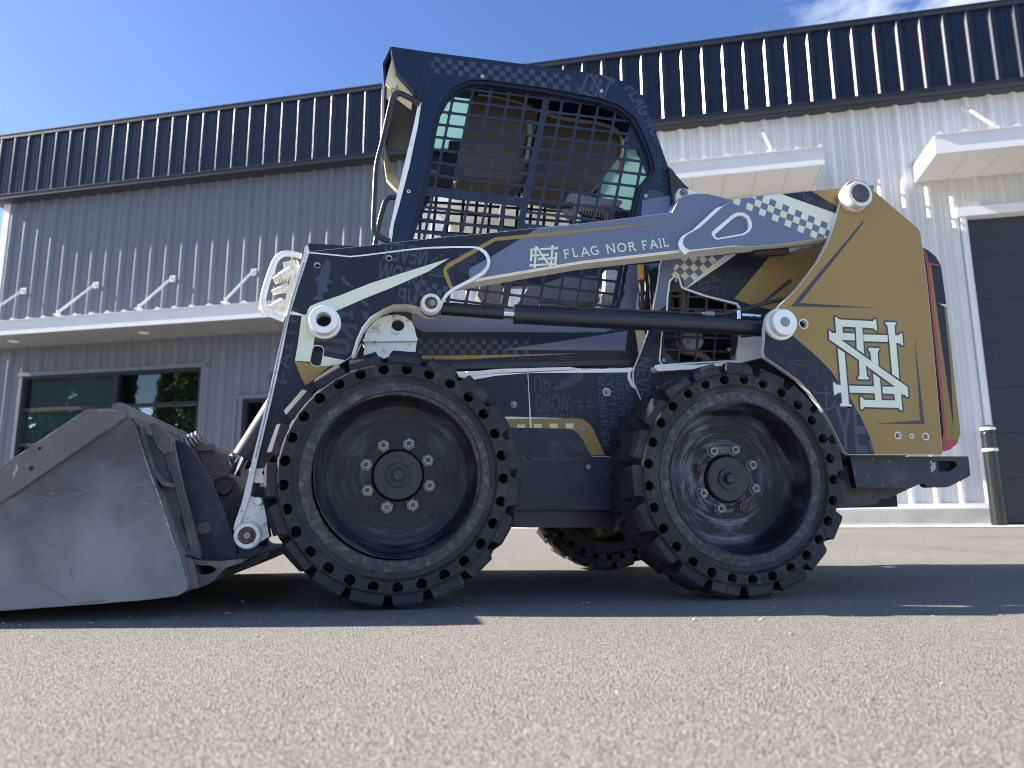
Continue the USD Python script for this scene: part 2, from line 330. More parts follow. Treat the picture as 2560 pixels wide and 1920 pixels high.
def scuffed_rim(name, cx, cz, worn):            # black enamel scuffed in arcs about the hub
    MAT[name] = usdkit.material(stage, f'/World/Looks/{name}', {
        'g': ('geometry', {}), 'off': ('mapping', {'location': (-cx, 0, -cz)}), 'sep': ('separate_xyz', {}), 'sx': ('math', {'math_type': 'multiply'}), 'sz': ('math', {'math_type': 'multiply'}), 'sum': ('math', {'math_type': 'add'}), 'r': ('math', {'math_type': 'sqrt'}),
        'a': ('math', {'math_type': 'arctan2'}), 'rk': ('math', {'math_type': 'multiply', 'value2': 62.}), 'ab': ('math', {'math_type': 'absolute'}), 'ak': ('math', {'math_type': 'multiply', 'value2': 1.6}), 'v': ('combine_xyz', {'z': cx * 3.}),
        'n': ('noise_texture', {'scale': 1., 'detail': 5., 'roughness': .62}), 'k': ('rgb_ramp', {'ramp': [(0, (0, 0, 0)), (.46, (0, 0, 0)), (.66, (1, 1, 1)), (1, (1, 1, 1))]}),
        'n2': ('noise_texture', {'scale': 4.5, 'detail': 4.}), 'k2': ('map_range', {'from_min': .40, 'from_max': .60, 'clamp': True}), 'kk': ('math', {'math_type': 'multiply'}),
        'mix': ('mix_color', {'a': (.0095, .0102, .013), 'b': worn}), 'rg': ('map_range', {'to_min': .5, 'to_max': .7}), 'p': ('principled_bsdf', {'specular_ior_level': .36})},
        [('g.position', 'off.vector'), ('off.vector', 'sep.vector'), ('sep.x', 'sx.value1'), ('sep.x', 'sx.value2'), ('sep.z', 'sz.value1'), ('sep.z', 'sz.value2'), ('sx.value', 'sum.value1'), ('sz.value', 'sum.value2'), ('sum.value', 'r.value1'),
         ('sep.x', 'a.value1'), ('sep.z', 'a.value2'), ('r.value', 'rk.value1'), ('a.value', 'ab.value1'), ('ab.value', 'ak.value1'), ('rk.value', 'v.x'), ('ak.value', 'v.y'), ('v.vector', 'n.vector'), ('n.fac', 'k.fac'),
         ('g.position', 'n2.vector'), ('n2.fac', 'k2.value'), ('k.color', 'kk.value1'), ('k2.result', 'kk.value2'), ('kk.value', 'mix.fac'), ('mix.result', 'p.base_color'), ('kk.value', 'rg.value'), ('rg.result', 'p.roughness')], surface='p.BSDF')


scuffed_rim('rim_front', 0.008, .402, (.085, .09, .105)); scuffed_rim('rim_rear', 1.1307, .394, (.15, .165, .20))

# ------------------------------------------------------------------ ground
PHI, DW = -0.394643, 8.427253
BU = np.array([math.cos(PHI), math.sin(PHI), 0.0]); BN = np.array([-math.sin(PHI), math.cos(PHI), 0.0])
WALL = .22                                # the wall stands this far behind the fascia
GZ = .14                                  # height of the ground at the wall: the yard drains away from it


def gz(P):
    nd = np.asarray(P)[..., :2] @ BN[:2]
    t = np.clip((nd - 2.0) / (DW + WALL - 2.0), 0, 1)
    return GZ * (t * t * .25 + t * .75)


def fac(s, off, z):
    s, off, z = np.broadcast_arrays(np.asarray(s, float), np.asarray(off, float), np.asarray(z, float))
    return s[..., None] * BU + (DW + off)[..., None] * BN + z[..., None] * np.array([0, 0, 1.0])


def grid_sheet(xs, ys, fz):
    X, Y = np.meshgrid(xs, ys, indexing='ij'); V = np.stack([X, Y, fz(X, Y)], -1).reshape(-1, 3); n = len(ys); F = []
    for i in range(len(xs) - 1):
        for j in range(n - 1):
            a = i * n + j; F += [(a, a + n, a + n + 1), (a, a + n + 1, a + 1)]
    return trimesh.Trimesh(V, F, process=False)


def ground_z(X, Y):
    return gz(np.stack([X, Y], -1)) + .010 * (meshkit.noise(np.stack([X * .45, Y * .45, 0 * X], -1), 3) - .5) * np.clip((np.hypot(X - .5, Y - .9) - 2.2) / 3, 0, 1)


gx = np.r_[-400, -150, -60, np.arange(-30, 30.1, .75), 60, 150, 400]
obj('ground', grid_sheet(gx, gx, ground_z), 'asphalt', smooth=True, kind='structure', label='light grey asphalt yard with coarse aggregate', cat_='asphalt')
ap = fac(np.array([[-14, 12.0]] * 2).T, np.array([[WALL - .85, WALL + .1]] * 2), 0)
a4 = [fac(-14, WALL - .85, 0), fac(4.85, WALL - .85, 0), fac(4.85, WALL + .4, 0), fac(-14, WALL + .4, 0), fac(4.86, WALL - .85, 0), fac(11, WALL - .85, 0), fac(11, WALL + .6, 0), fac(4.86, WALL + .6, 0)]
a4 = np.array(a4); a4[:, 2] = gz(a4) + .010
obj('pavement', trimesh.Trimesh(a4, [(0, 1, 2), (0, 2, 3), (4, 5, 6), (4, 6, 7)], process=False), 'apron', smooth=False, kind='structure', label='pale concrete strip along the foot of the building', cat_='pavement')

# ------------------------------------------------------------------ building
bld = thing('metal_building', 'metal clad commercial building with dark ribbed fascia, white awnings and windows', 'building', fac(-2.0, WALL, GZ))


def fbox(s0, s1, o0, o1, z0, z1):          # box in the facade's own axes (along, depth, up)
    m = box(s0, s1, o0, o1, z0, z1); v = np.array(m.vertices)
    return trimesh.Trimesh(fac(v[:, 0], v[:, 1], v[:, 2]), m.faces, process=False)


RIB = [(0, 0), (.0335, -.0355), (.0385, -.0388), (.0440, -.0395), (.0660, -.0395), (.0715, -.0388), (.0765, -.0355), (.110, 0), (.168, 0), (.174, -.004), (.188, -.004), (.194, 0), (.228, 0), (.234, -.004), (.248, -.004), (.254, 0), (.3048, 0)]


def ribbed(s, off, z0, z1, a=0.0, b=.3048):   # one 12 inch strip of the ribbed sheet, cut to [a, b]
    P = np.array(RIB); xs = np.unique(np.r_[P[:, 0], a, b]); xs = xs[(xs >= a - 1e-9) & (xs <= b + 1e-9)]
    os_ = np.interp(xs, P[:, 0], P[:, 1]); k = len(xs)
    V = np.vstack([fac(s + xs, off + os_, z0), fac(s + xs, off + os_, z1), fac(s + xs, off + .012 + os_, z0), fac(s + xs, off + .012 + os_, z1)]); F = []
    for i in range(k - 1):
        F += [(i, i + 1, i + 1 + k), (i, i + 1 + k, i + k), (2 * k + i, 3 * k + i, 3 * k + i + 1), (2 * k + i, 3 * k + i + 1, 2 * k + i + 1),
              (i + k, i + 1 + k, 3 * k + i + 1), (i + k, 3 * k + i + 1, 3 * k + i), (i, 2 * k + i, 2 * k + i + 1), (i, 2 * k + i + 1, i + 1)]
    return trimesh.Trimesh(V, F, process=False)


S0, S1 = -11.19, 11.0
SPLIT = -3.15                              # grey cladding to its left, white to its right
HOLES = [(-10.42, -6.72, 1.0, 2.86), (-6.06, -4.86, 1.0, 2.285), (4.93, 9.2, -1, 4.465)]
core = [fbox(S0 + .05, SPLIT, WALL + .03, WALL + 9, GZ - .3, .9), fbox(S0 + .05, 4.9, WALL + .35, WALL + 9, .5, 7.0), fbox(4.9, S1, WALL + .35, WALL + 9, GZ - .3, 7.0),
        fbox(S0 + .05, S1, WALL + .03, WALL + .4, 4.6, 7.0), fbox(S0 + .05, 4.9, WALL + .03, WALL + .4, 2.95, 4.6), fbox(-4.8, 4.9, WALL + .03, WALL + .4, GZ, 2.95),
        fbox(-6.7, -6.1, WALL + .03, WALL + .4, .9, 2.95), fbox(S0 + .05, -10.45, WALL + .03, WALL + .4, .9, 2.95), fbox(-6.1, -4.8, WALL + .03, WALL + .4, 2.3, 2.95)]
obj('inner_wall', cat(core), 'dark', bld, smooth=False)
obj('stem_wall', fbox(S0, 4.93, WALL - .012, WALL + .03, GZ - .2, .352), 'concrete', bld, smooth=False)
obj('base_trim', cat([fbox(S0, 4.93, WALL - .045, WALL + .03, .352, .372), fbox(S0, 4.93, WALL - .040, WALL + .03, .372, .42)]), 'trim_white', bld, smooth=False, label='white drip trim above the concrete stem wall')
ph = S0 + .13
for k in range(90):
    s = ph + .3048 * k
    if s > S1:
        break
    mat = 'wall_grey' if s < SPLIT else 'wall_white'
    cuts = sorted({0.0, .3048} | {round(h - s, 4) for H in HOLES for h in H[:2] if 0 < h - s < .3048})
    for a, b in zip(cuts[:-1], cuts[1:]):
        mid = s + (a + b) / 2; H = next((h for h in HOLES if h[0] < mid < h[1]), None)
        spans = [(.42, 6.13)] if H is None else [x for x in ((.42, H[2]), (H[3], 6.13)) if x[1] - x[0] > .05]
        for z0, z1 in spans:
            obj('wall_panel', ribbed(s, WALL, z0, z1, a, b), mat, bld, smooth=36)
obj('corner_trim', cat([fbox(S0 - .02, S0 + .12, WALL - .038, WALL + .02, .42, 6.13), fbox(S0 - .022, S0 + .02, WALL - .036, WALL + .16, .42, 6.13)]), 'trim_white', bld, smooth=False, label='white corner trim at the left end of the wall')
obj('end_wall', fbox(S0 - .001, S0 + .05, WALL + .02, WALL + 9, GZ - .2, 7.2), 'wall_white', bld, smooth=False)
# fascia
fp = -10.894 - .0775
for k in range(-2, 90):
    s = fp + .3048 * k
    if s + .3 < S0 or s > S1:
        continue
    obj('fascia_panel', ribbed(s, .020, 6.19, 7.37), 'fascia_dark', bld, smooth=36)
obj('fascia_top_trim', cat([fbox(S0 - .25, S1, -.022, .35, 7.352, 7.425), fbox(S0 - .25, S1, -.028, .36, 7.425, 7.44)]), 'fascia_trim', bld, smooth=False)
obj('fascia_bottom_trim', cat([fbox(S0 - .25, S1, -.025, .06, 6.135, 6.21), fbox(S0 - .25, S1, -.035, -.0252, 6.205, 6.214)]), 'fascia_trim', bld, smooth=False)
obj('fascia_back', fbox(S0 - .24, S1, .05, .9, 6.14, 7.40), 'fascia_trim', bld, smooth=False)
for k in range(int((S1 - S0) / .9)):
    obj('eave_soffit_panel', fbox(S0 - .2 + .9 * k, S0 - .2 + .9 * k + .896, .061, WALL + .05, 6.128, 6.1395), 'fascia_trim', bld, smooth=False)


def strut(par, s, o_end, z_wall, z_end):
    a, b = fac(s, WALL - .05, z_wall), fac(s, o_end, z_end)
    ms = [cyl(a, b, .019, 12), fbox(s - .05, s + .05, WALL - .034, WALL - .002, z_wall - .055, z_wall + .055), fbox(s - .012, s + .012, WALL - .085, WALL - .02, z_wall - .035, z_wall + .03),
          fbox(s - .05, s + .05, o_end - .05, o_end + .05, z_end - .055, z_end - .035), fbox(s - .012, s + .012, o_end - .03, o_end + .035, z_end - .036, z_end + .03)]
    obj('strut', cat(ms), 'trim_white', par)


def awning(s0, s1, dd, zb, zt, struts, zw, soff, plank, label):
    a = node('awning', bld, label); of = WALL - dd
    obj('front_board', cat([fbox(s0, s1, of, of + .02, zb, zt - .03), fbox(s0, s1, of - .006, of - .0005, zt - .055, zt - .028)]), 'trim_white', a, smooth=False)
    for s, t in ((s0, 1), (s1, -1)):
        obj('end_board', fbox(min(s, s + .02 * t), max(s, s + .02 * t), of + .021, WALL - .001, zb, zt - .03), 'trim_white', a, smooth=False)
    n = max(1, round((s1 - s0 - .04) / plank)); w = (s1 - s0 - .044) / n
    for k in range(n):
        obj('soffit_plank', fbox(s0 + .022 + w * k + .003, s0 + .022 + w * (k + 1) - .003, of + .022, WALL - .002, zb + .008, zb + .018), soff, a, smooth=False)
    obj('soffit_backing', fbox(s0 + .021, s1 - .021, of + .021, WALL - .002, zb + .020, zb + .03), soff, a, smooth=False)
    m = []
    k = 0
    while s0 + .3048 * k < s1 - .05:       # ribbed roof sheet, its ribs ending above the front board
        ss = s0 + .3048 * k; e = min(.3048, s1 - ss)
        P = [(p, q) for p, q in RIB if p <= e]
        for (p, q), (p2, q2) in zip(P[:-1], P[1:]):
            m.append(((ss + p, -q), (ss + p2, -q2)))
        k += 1
    V, F = [], []
    for (p, q), (p2, q2) in m:
        i = len(V); z = zt - .026
        V += [fac(p, of - .03, z + q), fac(p2, of - .03, z + q2), fac(p2, WALL, z + q2 + .03), fac(p, WALL, z + q + .03)]
        V += [fac(p, of - .03, z - .006), fac(p2, of - .03, z - .006), fac(p2, WALL, z + .024), fac(p, WALL, z + .024)]
        F += [(i, i + 1, i + 2), (i, i + 2, i + 3), (i + 4, i + 6, i + 5), (i + 4, i + 7, i + 6), (i, i + 4, i + 5), (i, i + 5, i + 1)]
    obj('roof_sheet', trimesh.Trimesh(np.array(V), F, process=False), 'trim_white', a, smooth=False)
    for s in struts:
        strut(a, s, of + .13, zw, zt + .10)
    return a


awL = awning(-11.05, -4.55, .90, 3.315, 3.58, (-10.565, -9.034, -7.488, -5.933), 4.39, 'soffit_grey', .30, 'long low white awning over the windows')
for s in (-10.2, -7.62):
    c = fac(s, WALL - .45, 3.318)
    obj('downlight', lathe([(0, 0), (.075, 0), (.085, .004), (.085, .01), (0, .01)], c, 24, (0, 0, 1)), 'soffit_white', awL)
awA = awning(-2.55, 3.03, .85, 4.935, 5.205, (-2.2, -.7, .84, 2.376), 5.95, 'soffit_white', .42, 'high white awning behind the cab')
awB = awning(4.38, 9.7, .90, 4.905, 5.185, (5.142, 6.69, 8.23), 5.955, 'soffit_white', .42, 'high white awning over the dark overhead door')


def window(s0, s1, z0, z1, mull, trans, blinds, label):
    w = node('window', bld, label); o = WALL
    obj('casing', cat([fbox(s0, s0 + .07, o - .045, o + .03, z0, z1 - .07), fbox(s1 - .07, s1, o - .045, o + .03, z0, z1 - .07), fbox(s0 - .03, s1 + .03, o - .05, o + .03, z1 - .07, z1), fbox(s0, s1, o - .05, o + .03, z0 - .06, z0)]), 'wall_grey', w, smooth=False)
    a, b, c, d = s0 + .072, s1 - .072, z0 + .002, z1 - .072
    obj('frame', cat([fbox(a, a + .05, o - .03, o + .09, c, d), fbox(b - .05, b, o - .03, o + .09, c, d), fbox(a + .051, b - .051, o - .03, o + .09, d - .05, d), fbox(a + .051, b - .051, o - .03, o + .09, c, c + .05)]), 'window_frame', w, smooth=False)
    for m in mull:
        obj('mullion', fbox(m - .045, m + .045, o - .026, o + .085, c + .051, d - .051), 'window_frame', w, smooth=False)
    ss = [a + .05] + [x for m in mull for x in (m - .046, m + .046)] + [b - .05]; zz = [c + .05] + [x for t in trans for x in (t - .03, t + .03)] + [d - .05]
    for i in range(0, len(ss), 2):
        for t in trans:
            obj('transom', fbox(ss[i] + .001, ss[i + 1] - .001, o - .022, o + .08, t - .029, t + .029), 'window_frame', w, smooth=False)
        for j in range(0, len(zz), 2):
            obj('pane', trimesh.Trimesh(fac([ss[i], ss[i + 1], ss[i + 1], ss[i]], o + .045, [zz[j], zz[j], zz[j + 1], zz[j + 1]]), [(0, 1, 2), (0, 2, 3)], process=False), 'pane', w, smooth=False)
        if blinds[i // 2]:
            obj('blind', fbox(ss[i] - .02, ss[i + 1] + .02, o + .115, o + .12, z0, z1), 'blind', w, smooth=False)
    obj('room', cat([fbox(s0, s1, o + .345, o + .35, z0, z1)]), 'dark', w, smooth=False)


window(-10.42, -6.72, 1.0, 2.86, (-8.45,), (2.19, 1.57), (1, 0), 'wide dark framed window with blinds behind its left half')
window(-6.06, -4.86, 1.0, 2.285, (), (1.62,), (0,), 'narrow dark framed window')
dr = node('overhead_door', bld, 'dark overhead door with white frame')
obj('door_frame', cat([fbox(4.90, 4.955, WALL - .055, WALL + .2, GZ, 4.335), fbox(4.956, 4.99, WALL - .02, WALL + .2, GZ, 4.335), fbox(4.86, 9.3, WALL - .075, WALL + .2, 4.336, 4.465)]), 'trim_white', dr, smooth=False)
z = GZ + .02
for zt in (.74, 1.34, 1.95, 2.575, 3.18, 3.79, 4.40):
    obj('door_panel', fbox(4.99, 9.2, WALL + .10, WALL + .14, z, zt - .004), 'door_dark', dr, smooth=False); z = zt

# ------------------------------------------------------------------ bollard
bc = fac(4.82, -.08, 0); bz = float(gz(bc)) + .008
bol = thing('bollard', 'black steel bollard with two white bands standing beside the dark overhead door', 'bollard', (bc[0], bc[1], bz))
prof = [(0, 0), (.083, 0), (.083, 1.19)] + [(.083 * math.cos(t), 1.19 + .075 * math.sin(t)) for t in np.linspace(.1, math.pi / 2, 8)]
prof[-1] = (0, 1.265)
obj('post', lathe([(r, h) for r, h in prof], (bc[0], bc[1], bz), 40, (0, 0, 1)), 'bollard_black', bol)
obj('sleeve', lathe([(.0835, .0), (.0875, .0), (.0875, 1.14), (.0835, 1.15)], (bc[0], bc[1], bz + .01), 40, (0, 0, 1)), 'bollard_black', bol)
for h in (.925, 1.195):
    obj('reflective_band', lathe([(.0876, 0), (.0893, .004), (.0893, .030), (.0876, .034), (.083, .034), (.083, 0)], (bc[0], bc[1], bz + h), 40, (0, 0, 1)), 'trim_white', bol)

# ------------------------------------------------------------------ trees across the yard (seen mirrored in the window panes)
def tree(x, y, h, rad, seed, conifer, label, hole=.3):
    g = np.random.default_rng(seed); z0 = 0.0
    t = thing('pine_tree' if conifer else 'leafy_tree', label, 'tree', (x, y, z0), 'trees across the yard')
    trunk = cyl((x, y, z0), (x, y, h * .94), .22, 10, .03)
    limbs = []
    for k in range(14):
        a, zz = g.uniform(0, 6.28), h * g.uniform(.2, .85); L = rad * (1.1 - zz / h) * (1.0 if conifer else .9)
        limbs.append(cyl((x, y, zz), (x + L * math.cos(a), y + L * math.sin(a), zz + L * (.05 if conifer else .5)), .05, 6, .012))
    obj('trunk', cat([trunk] + limbs), 'bark', t)
    n = 17000; cl = 150
    zc = h * (.10 + .9 * g.random(cl) ** .9); ang = g.uniform(0, 6.28, cl)
    R = rad * (np.clip(1.06 - zc / h, .03, 1) if conifer else np.sqrt(np.clip(1 - ((zc / h - .52) / .5) ** 2, .02, 1)))
    rr = R * np.sqrt(g.uniform(.15, 1, cl)); C0 = np.c_[x + rr * np.cos(ang), y + rr * np.sin(ang), zc]
    idx = g.integers(0, cl, n); P = C0[idx] + g.normal(0, 1, (n, 3)) * np.c_[R[idx] * .16 + .08, R[idx] * .16 + .08, np.full(n, h * .022)]
    s = g.uniform(.12, .30, n)[:, None]; a1 = g.normal(0, 1, (n, 3)); a1 /= np.linalg.norm(a1, axis=1)[:, None]; a2 = np.cross(a1, g.normal(0, 1, (n, 3))); a2 /= np.linalg.norm(a2, axis=1)[:, None]
    V = np.stack([P - a1 * s, P + a2 * s * .6, P + a1 * s, P - a2 * s * .6], 1).reshape(-1, 3); i = np.arange(n) * 4
    obj('crown', trimesh.Trimesh(V, np.vstack([np.c_[i, i + 1, i + 2], np.c_[i, i + 2, i + 3]]), process=False), 'foliage', t, smooth=False)


tree(-38.6, -0.3, 11.5, 2.6, 11, False, 'broad tree mirrored behind the blinds at the left end of the wide window')
tree(-41.0, 3.2, 12.5, 3.2, 12, False, 'broad tree mirrored beyond the left end of the wide window')
tree(-36.0, -3.35, 11.3, 2.0, 1, True, 'dark pine tree mirrored in the left half of the wide window')
tree(-35.05, -4.45, 12.0, 1.25, 2, True, 'slim tall pine tree mirrored just left of the gap of sky in the window')
tree(-33.6, -6.25, 8.7, 1.15, 3, True, 'small pine tree mirrored just right of the gap of sky in the window')
tree(-32.1, -8.4, 13.0, 1.9, 4, False, 'broad leafy tree mirrored in the right half of the wide window')
tree(-30.5, -12.0, 11.0, 2.8, 5, False, 'leafy tree mirrored in the narrow window')

# ------------------------------------------------------------------ the loader
WID, R_T, WB = 1.69, .394, 1.1307
LD = thing('skid_steer_loader', 'navy, slate and gold wrapped skid steer loader with solid tyres and a worn steel bucket', 'loader', (.6, .845, 0))
YB, YA, YT, YC, YS, YK, YP = -.03, .10, .085, .31, .365, .42, .30


def man(prof, n):                         # solid of revolution, axis along y
    return m3.CrossSection([np.array(prof)]).revolve(n).rotate([90, 0, 0])


def tyre_mesh():
    W = .255
    prof = [(.249, .03), (.252, .016), (.262, .011), (.285, .0135), (.303, .0105), (.309, .002), (.312, .0), (.343, 0), (.348, .004), (.352, .010)]
    prof = prof + [(r, W - y) for r, y in prof[::-1]]
    t = man([(r, -y) for r, y in prof][::-1], 116)
    if t.volume() < 0 or t.is_empty():
        t = man([(r, -y) for r, y in prof], 116)
    cuts = []
    for k in range(29):
        a = k * 2 * math.pi / 29 + math.radians(-8.11)
        for y0, y1 in ((-.02, .085), (W - .085, W + .02)):
            cuts.append(m3.Manifold.cylinder(y1 - y0, .0166, .0160 if y0 < .1 else .0166, 16).rotate([-90, 0, 0]).translate([.3290 * math.sin(a), y0, .3290 * math.cos(a)]))
    t = t - m3.Manifold.batch_boolean(cuts, m3.OpType.Add)
    if t.bounding_box()[1] < -1e-3:
        t = t.mirror([0, 1, 0])
    mm = t.to_mesh(); body = trimesh.Trimesh(mm.vert_properties[:, :3], mm.tri_verts, process=False)
    lugs = []; g = np.random.default_rng(4)
    for side in (0, 1):
        for k in range(19):
            th = math.radians(173.2 + 18.947 * (k + .5 * side))

            def P(r, da, y):
                a = th + math.radians(da); y = W - y if side else y
                return (r * math.sin(a), y, r * math.cos(a))
            j = g.uniform(-.5, .5, 8); w = g.uniform(-.0075, .0015, 4)
            pts = [P(.342, -8.3, .008), P(.342, 8.3, .008), P(.342, -8.0, .05), P(.342, 8.0, .05), P(.380 + w[0], -6.9 + j[0] * 2.2, .0115), P(.380 + w[1], 6.9 + j[1] * 2.2, .0115), P(.393 + w[2], -6.1 + j[2] * 2.2, .028), P(.393 + w[3], 6.1 + j[3] * 2.2, .028)]
            lugs.append(trimesh.convex.convex_hull(np.array(pts + [P(.394, -4.8, .07), P(.394, 5.6, .07), P(.342, -6.6, .08), P(.342, 7.6, .08)])))
            lugs.append(trimesh.convex.convex_hull(np.array([P(.342, -6.8, .065), P(.342, 7.6, .065), P(.394, -4.9, .065), P(.394, 5.5, .065), P(.342, 1.0, .150), P(.342, 12.5, .150), P(.391, 2.2, .146), P(.391, 10.5, .146)])))
    return cat([body] + lugs)


def tyre_letters():
    out = []
    step = 360 / 29
    def put(txt, slot):
        for i, ch in enumerate(txt):
            if ch == ' ':
                continue
            m = meshkit.text_mesh(ch, .0150, .0016, bold=True); v = np.array(m.vertices); w = v[:, 0].max() - v[:, 0].min()
            th = math.radians((slot + i + .5) * step); x = v[:, 0] - v[:, 0].min() - w / 2; r = .3215 + v[:, 1]
            # letters read outwards
            rad, tan = np.array([math.sin(th), math.cos(th)]), np.array([math.cos(th), -math.sin(th)])
            xz = np.outer(r, rad) + np.outer(x, tan)
            out.append(trimesh.Trimesh(np.c_[xz[:, 0], -v[:, 2] + .0003, xz[:, 1]], m.faces, process=False))
    put('SKS 793S', -6); put('CAMSO', 11)
    for txt, slot in (('31', 4), ('10', 5), ('20', 6)):
        for i, ch in enumerate(txt):
            m = meshkit.text_mesh(ch, .013, .0016, bold=True); v = np.array(m.vertices)
            th = math.radians((slot + .5) * step + (-1.4 if i == 0 else 1.4)); x = v[:, 0] - v[:, 0].min() - .005; r = .323 + v[:, 1]
            rad, tan = np.array([math.sin(th), math.cos(th)]), np.array([math.cos(th), -math.sin(th)])
            xz = np.outer(r, rad) + np.outer(x, tan)
            out.append(trimesh.Trimesh(np.c_[xz[:, 0], -v[:, 2] + .0003, xz[:, 1]], m.faces, process=False))
    return out


TY, TL = tyre_mesh(), tyre_letters()


def rot(m, deg):
    m = m.copy(); m.apply_transform(trimesh.transformations.rotation_matrix(math.radians(deg), [0, 1, 0])); return m


def rot_about(m, c, deg):
    m.apply_transform(trimesh.transformations.rotation_matrix(math.radians(deg), [0, 1, 0], c)); return m


def wheel(x, far, deg, hub, label=None, letters=True, mud=False, holes=0):
    w = node('wheel', LD, label)

    def place(m):
        m = m.copy(); m.apply_translation([x, 0, R_T]); return mirror(m) if far else m
    obj('tyre', place(rot(TY, deg)), 'rubber', w, smooth=28)
    if letters:
        for m in TL:
            obj('raised_letter', place(rot(m, holes)), 'rubber', w, smooth=False)
        obj('bead', place(lathe([(.2495, .012), (.253, .0085), (.262, .0065), (.274, .0085), (.286, .0105), (.286, .02), (.2495, .02)], (0, 0, 0), 96)), 'bead', w, smooth=40)
    h = np.array([hub[0], 0, hub[1]])
    rim = [(.2525, .004), (.2495, .006), (.2485, .014), (.243, .022), (.2405, .050), (.2375, .082), (.231, .104), (.219, .116), (.200, .1205), (.15, .1215), (.083, .1215), (.083, .135), (.2, .135), (.226, .128), (.24, .11), (.2485, .07), (.2485, .20), (.262, .232), (.2645, .232), (.2515, .20), (.2535, .012)]
    obj('rim', place(lathe(rim, h, 96)), 'mud' if mud else 'rim_black' if far else 'rim_front' if x < .5 else 'rim_rear', w, smooth=30)
    obj('hub', place(cat([lathe([(0, .104), (.074, .104), (.0775, .108), (.0775, .14), (0, .14)], h, 56), lathe([(0, .098), (.037, .098), (.039, .101), (.039, .106), (0, .106)], h, 36)])), 'hub_black', w)
    obj('hub_bolt', place(cat([lathe([(0, .080), (.0165, .080), (.0205, .083), (.0205, .1), (0, .1)], h, 6)])), 'hub_black', w, smooth=False)
    for k in range(8):
        a = math.radians(18 + 45 * k); c = h + np.array([.1055 * math.sin(a), 0, .1055 * math.cos(a)])
        rust = x > .5 and not far and k in (3, 6)
        obj('lug_nut', place(rot_about(lathe([(.0080, .1005), (.0148, .1005), (.0172, .1030), (.0172, .1175), (.0205, .1185), (.0205, .1222), (.0080, .1222)], c, 6), c, 17 * k)), 'rusty' if rust else 'nut_steel', w, smooth=False)
        obj('wheel_stud', place(lathe([(0, .0955), (.0060, .0955), (.0072, .0970), (.0078, .1225), (0, .1225)], c, 14)), 'rusty' if rust else 'steel_dark', w)
    if mud:
        m = trimesh.creation.icosphere(4, 1.0); v = np.array(m.vertices); v = v * [.215, .055, .215]; v *= (1 + .5 * (meshkit.fbm(v * 38, 4, 9)[:, None] - .5))
        obj('caked_mud', trimesh.Trimesh(v + [x, WID - .22, R_T], m.faces, process=False), 'mud', w, smooth=True)


wheel(0.0, False, 0.0, (.008, .008), 'front wheel nearest the camera', holes=-8.11)
wheel(WB, False, 0.0, (0, 0), 'rear wheel nearest the camera with scuffed rim', holes=-8.11 + 15 * 360 / 29)
wheel(0.0, True, 6.0, (0, 0), 'front wheel on the far side', letters=False)
wheel(WB, True, 3.0, (0, 0), 'muddy rear wheel on the far side', letters=False, mud=True)

# --- chassis
CH = 'chassis'
ch = obj('chassis', cat([box(-.20, 1.62, YC + .013, WID - YC - .013, .30, .62), box(-.20, .34, YC + .013, WID - YC - .013, .62, .70), ext(poly('u7', [(370, 150), (1300, 150), (1500, 180), (1500, 345), (560, 350), (385, 345)], .36), .36, WID - .72),
    cyl((0, .16, R_T + .005), (0, WID - .16, R_T + .005), .07), cyl((WB, .16, R_T), (WB, WID - .16, R_T), .07)]), 'black_steel', LD, smooth=False)
sidep = poly('c8', [(-700, 260), (-300, 200), (0, 165), (380, 155), (1000, 120), (1680, 92), (1640, 160), (1640, 230), (1680, 300), (1757, 370), (2100, 420), (2100, 1300), (1335, 1180), (1165, 1178), (1060, 985), (1000, 905), (900, 842), (200, 835), (-700, 830)], YC)
obj('side_plate', ext(sidep, YC, .012), 'white_paint', ch)
cover = poly('c8', [(-600, 840), (200, 838), (900, 846), (985, 900), (1055, 985), (1160, 1180), (1335, 1185), (1900, 1185), (1900, 1830), (1100, 1830), (-600, 1830)], YC - .012)
obj('lower_cover', ext(cover, YC - .012, .022), 'frame_navy', ch)
obj('cover_rail', ext(poly('c8', [(330, 1185), (1170, 1190), (1170, 1235), (330, 1230)], YC - .016), YC - .0135, .0015), 'black_steel', ch)
for (a, b, rr, y) in ((215, 545, 38, YC), (1350, 392, 52, YC), (1045, 855, 42, YC)):
    c = at('c8', a, b, y); s = rr * .20489 / FPX * 2.62
    obj('washer', lathe([(0, -.0035), (s, -.0035), (s, .001), (0, .001)], c, 24), 'white_paint', ch)
    obj('bolt', cat([lathe([(0, -.012), (.0075, -.012), (.009, -.010), (.009, -.003), (0, -.003)], c, 6), lathe([(0, -.0055), (.0125, -.0055), (.0125, -.003), (0, -.003)], c, 18)]), 'nut_steel', ch, smooth=False)
for a, b in ((415, 1185), (1125, 1305)):
    c = at('c8', a, b, YC - .012); obj('bolt', lathe([(0, -.006), (.009, -.006), (.011, -.003), (.011, .001), (0, .001)], c, 12), 'frame_navy' if a < 500 else 'nut_steel', ch)
for a, b, rr in ((687, 500, 19), (895, 505, 20)):
    c = at('c8', a, b, YC); obj('bolt_hole', lathe([(0, -.0022), (.0055, -.0022), (.0055, .0), (0, .0)], c, 16), 'dark', ch)
obj('front_deck', cat([box(-.2, .02, .335, WID - .335, .701, .949), box(-.32, .02, .335, WID - .335, .95, 1.24)]), 'navy', ch, smooth=False)
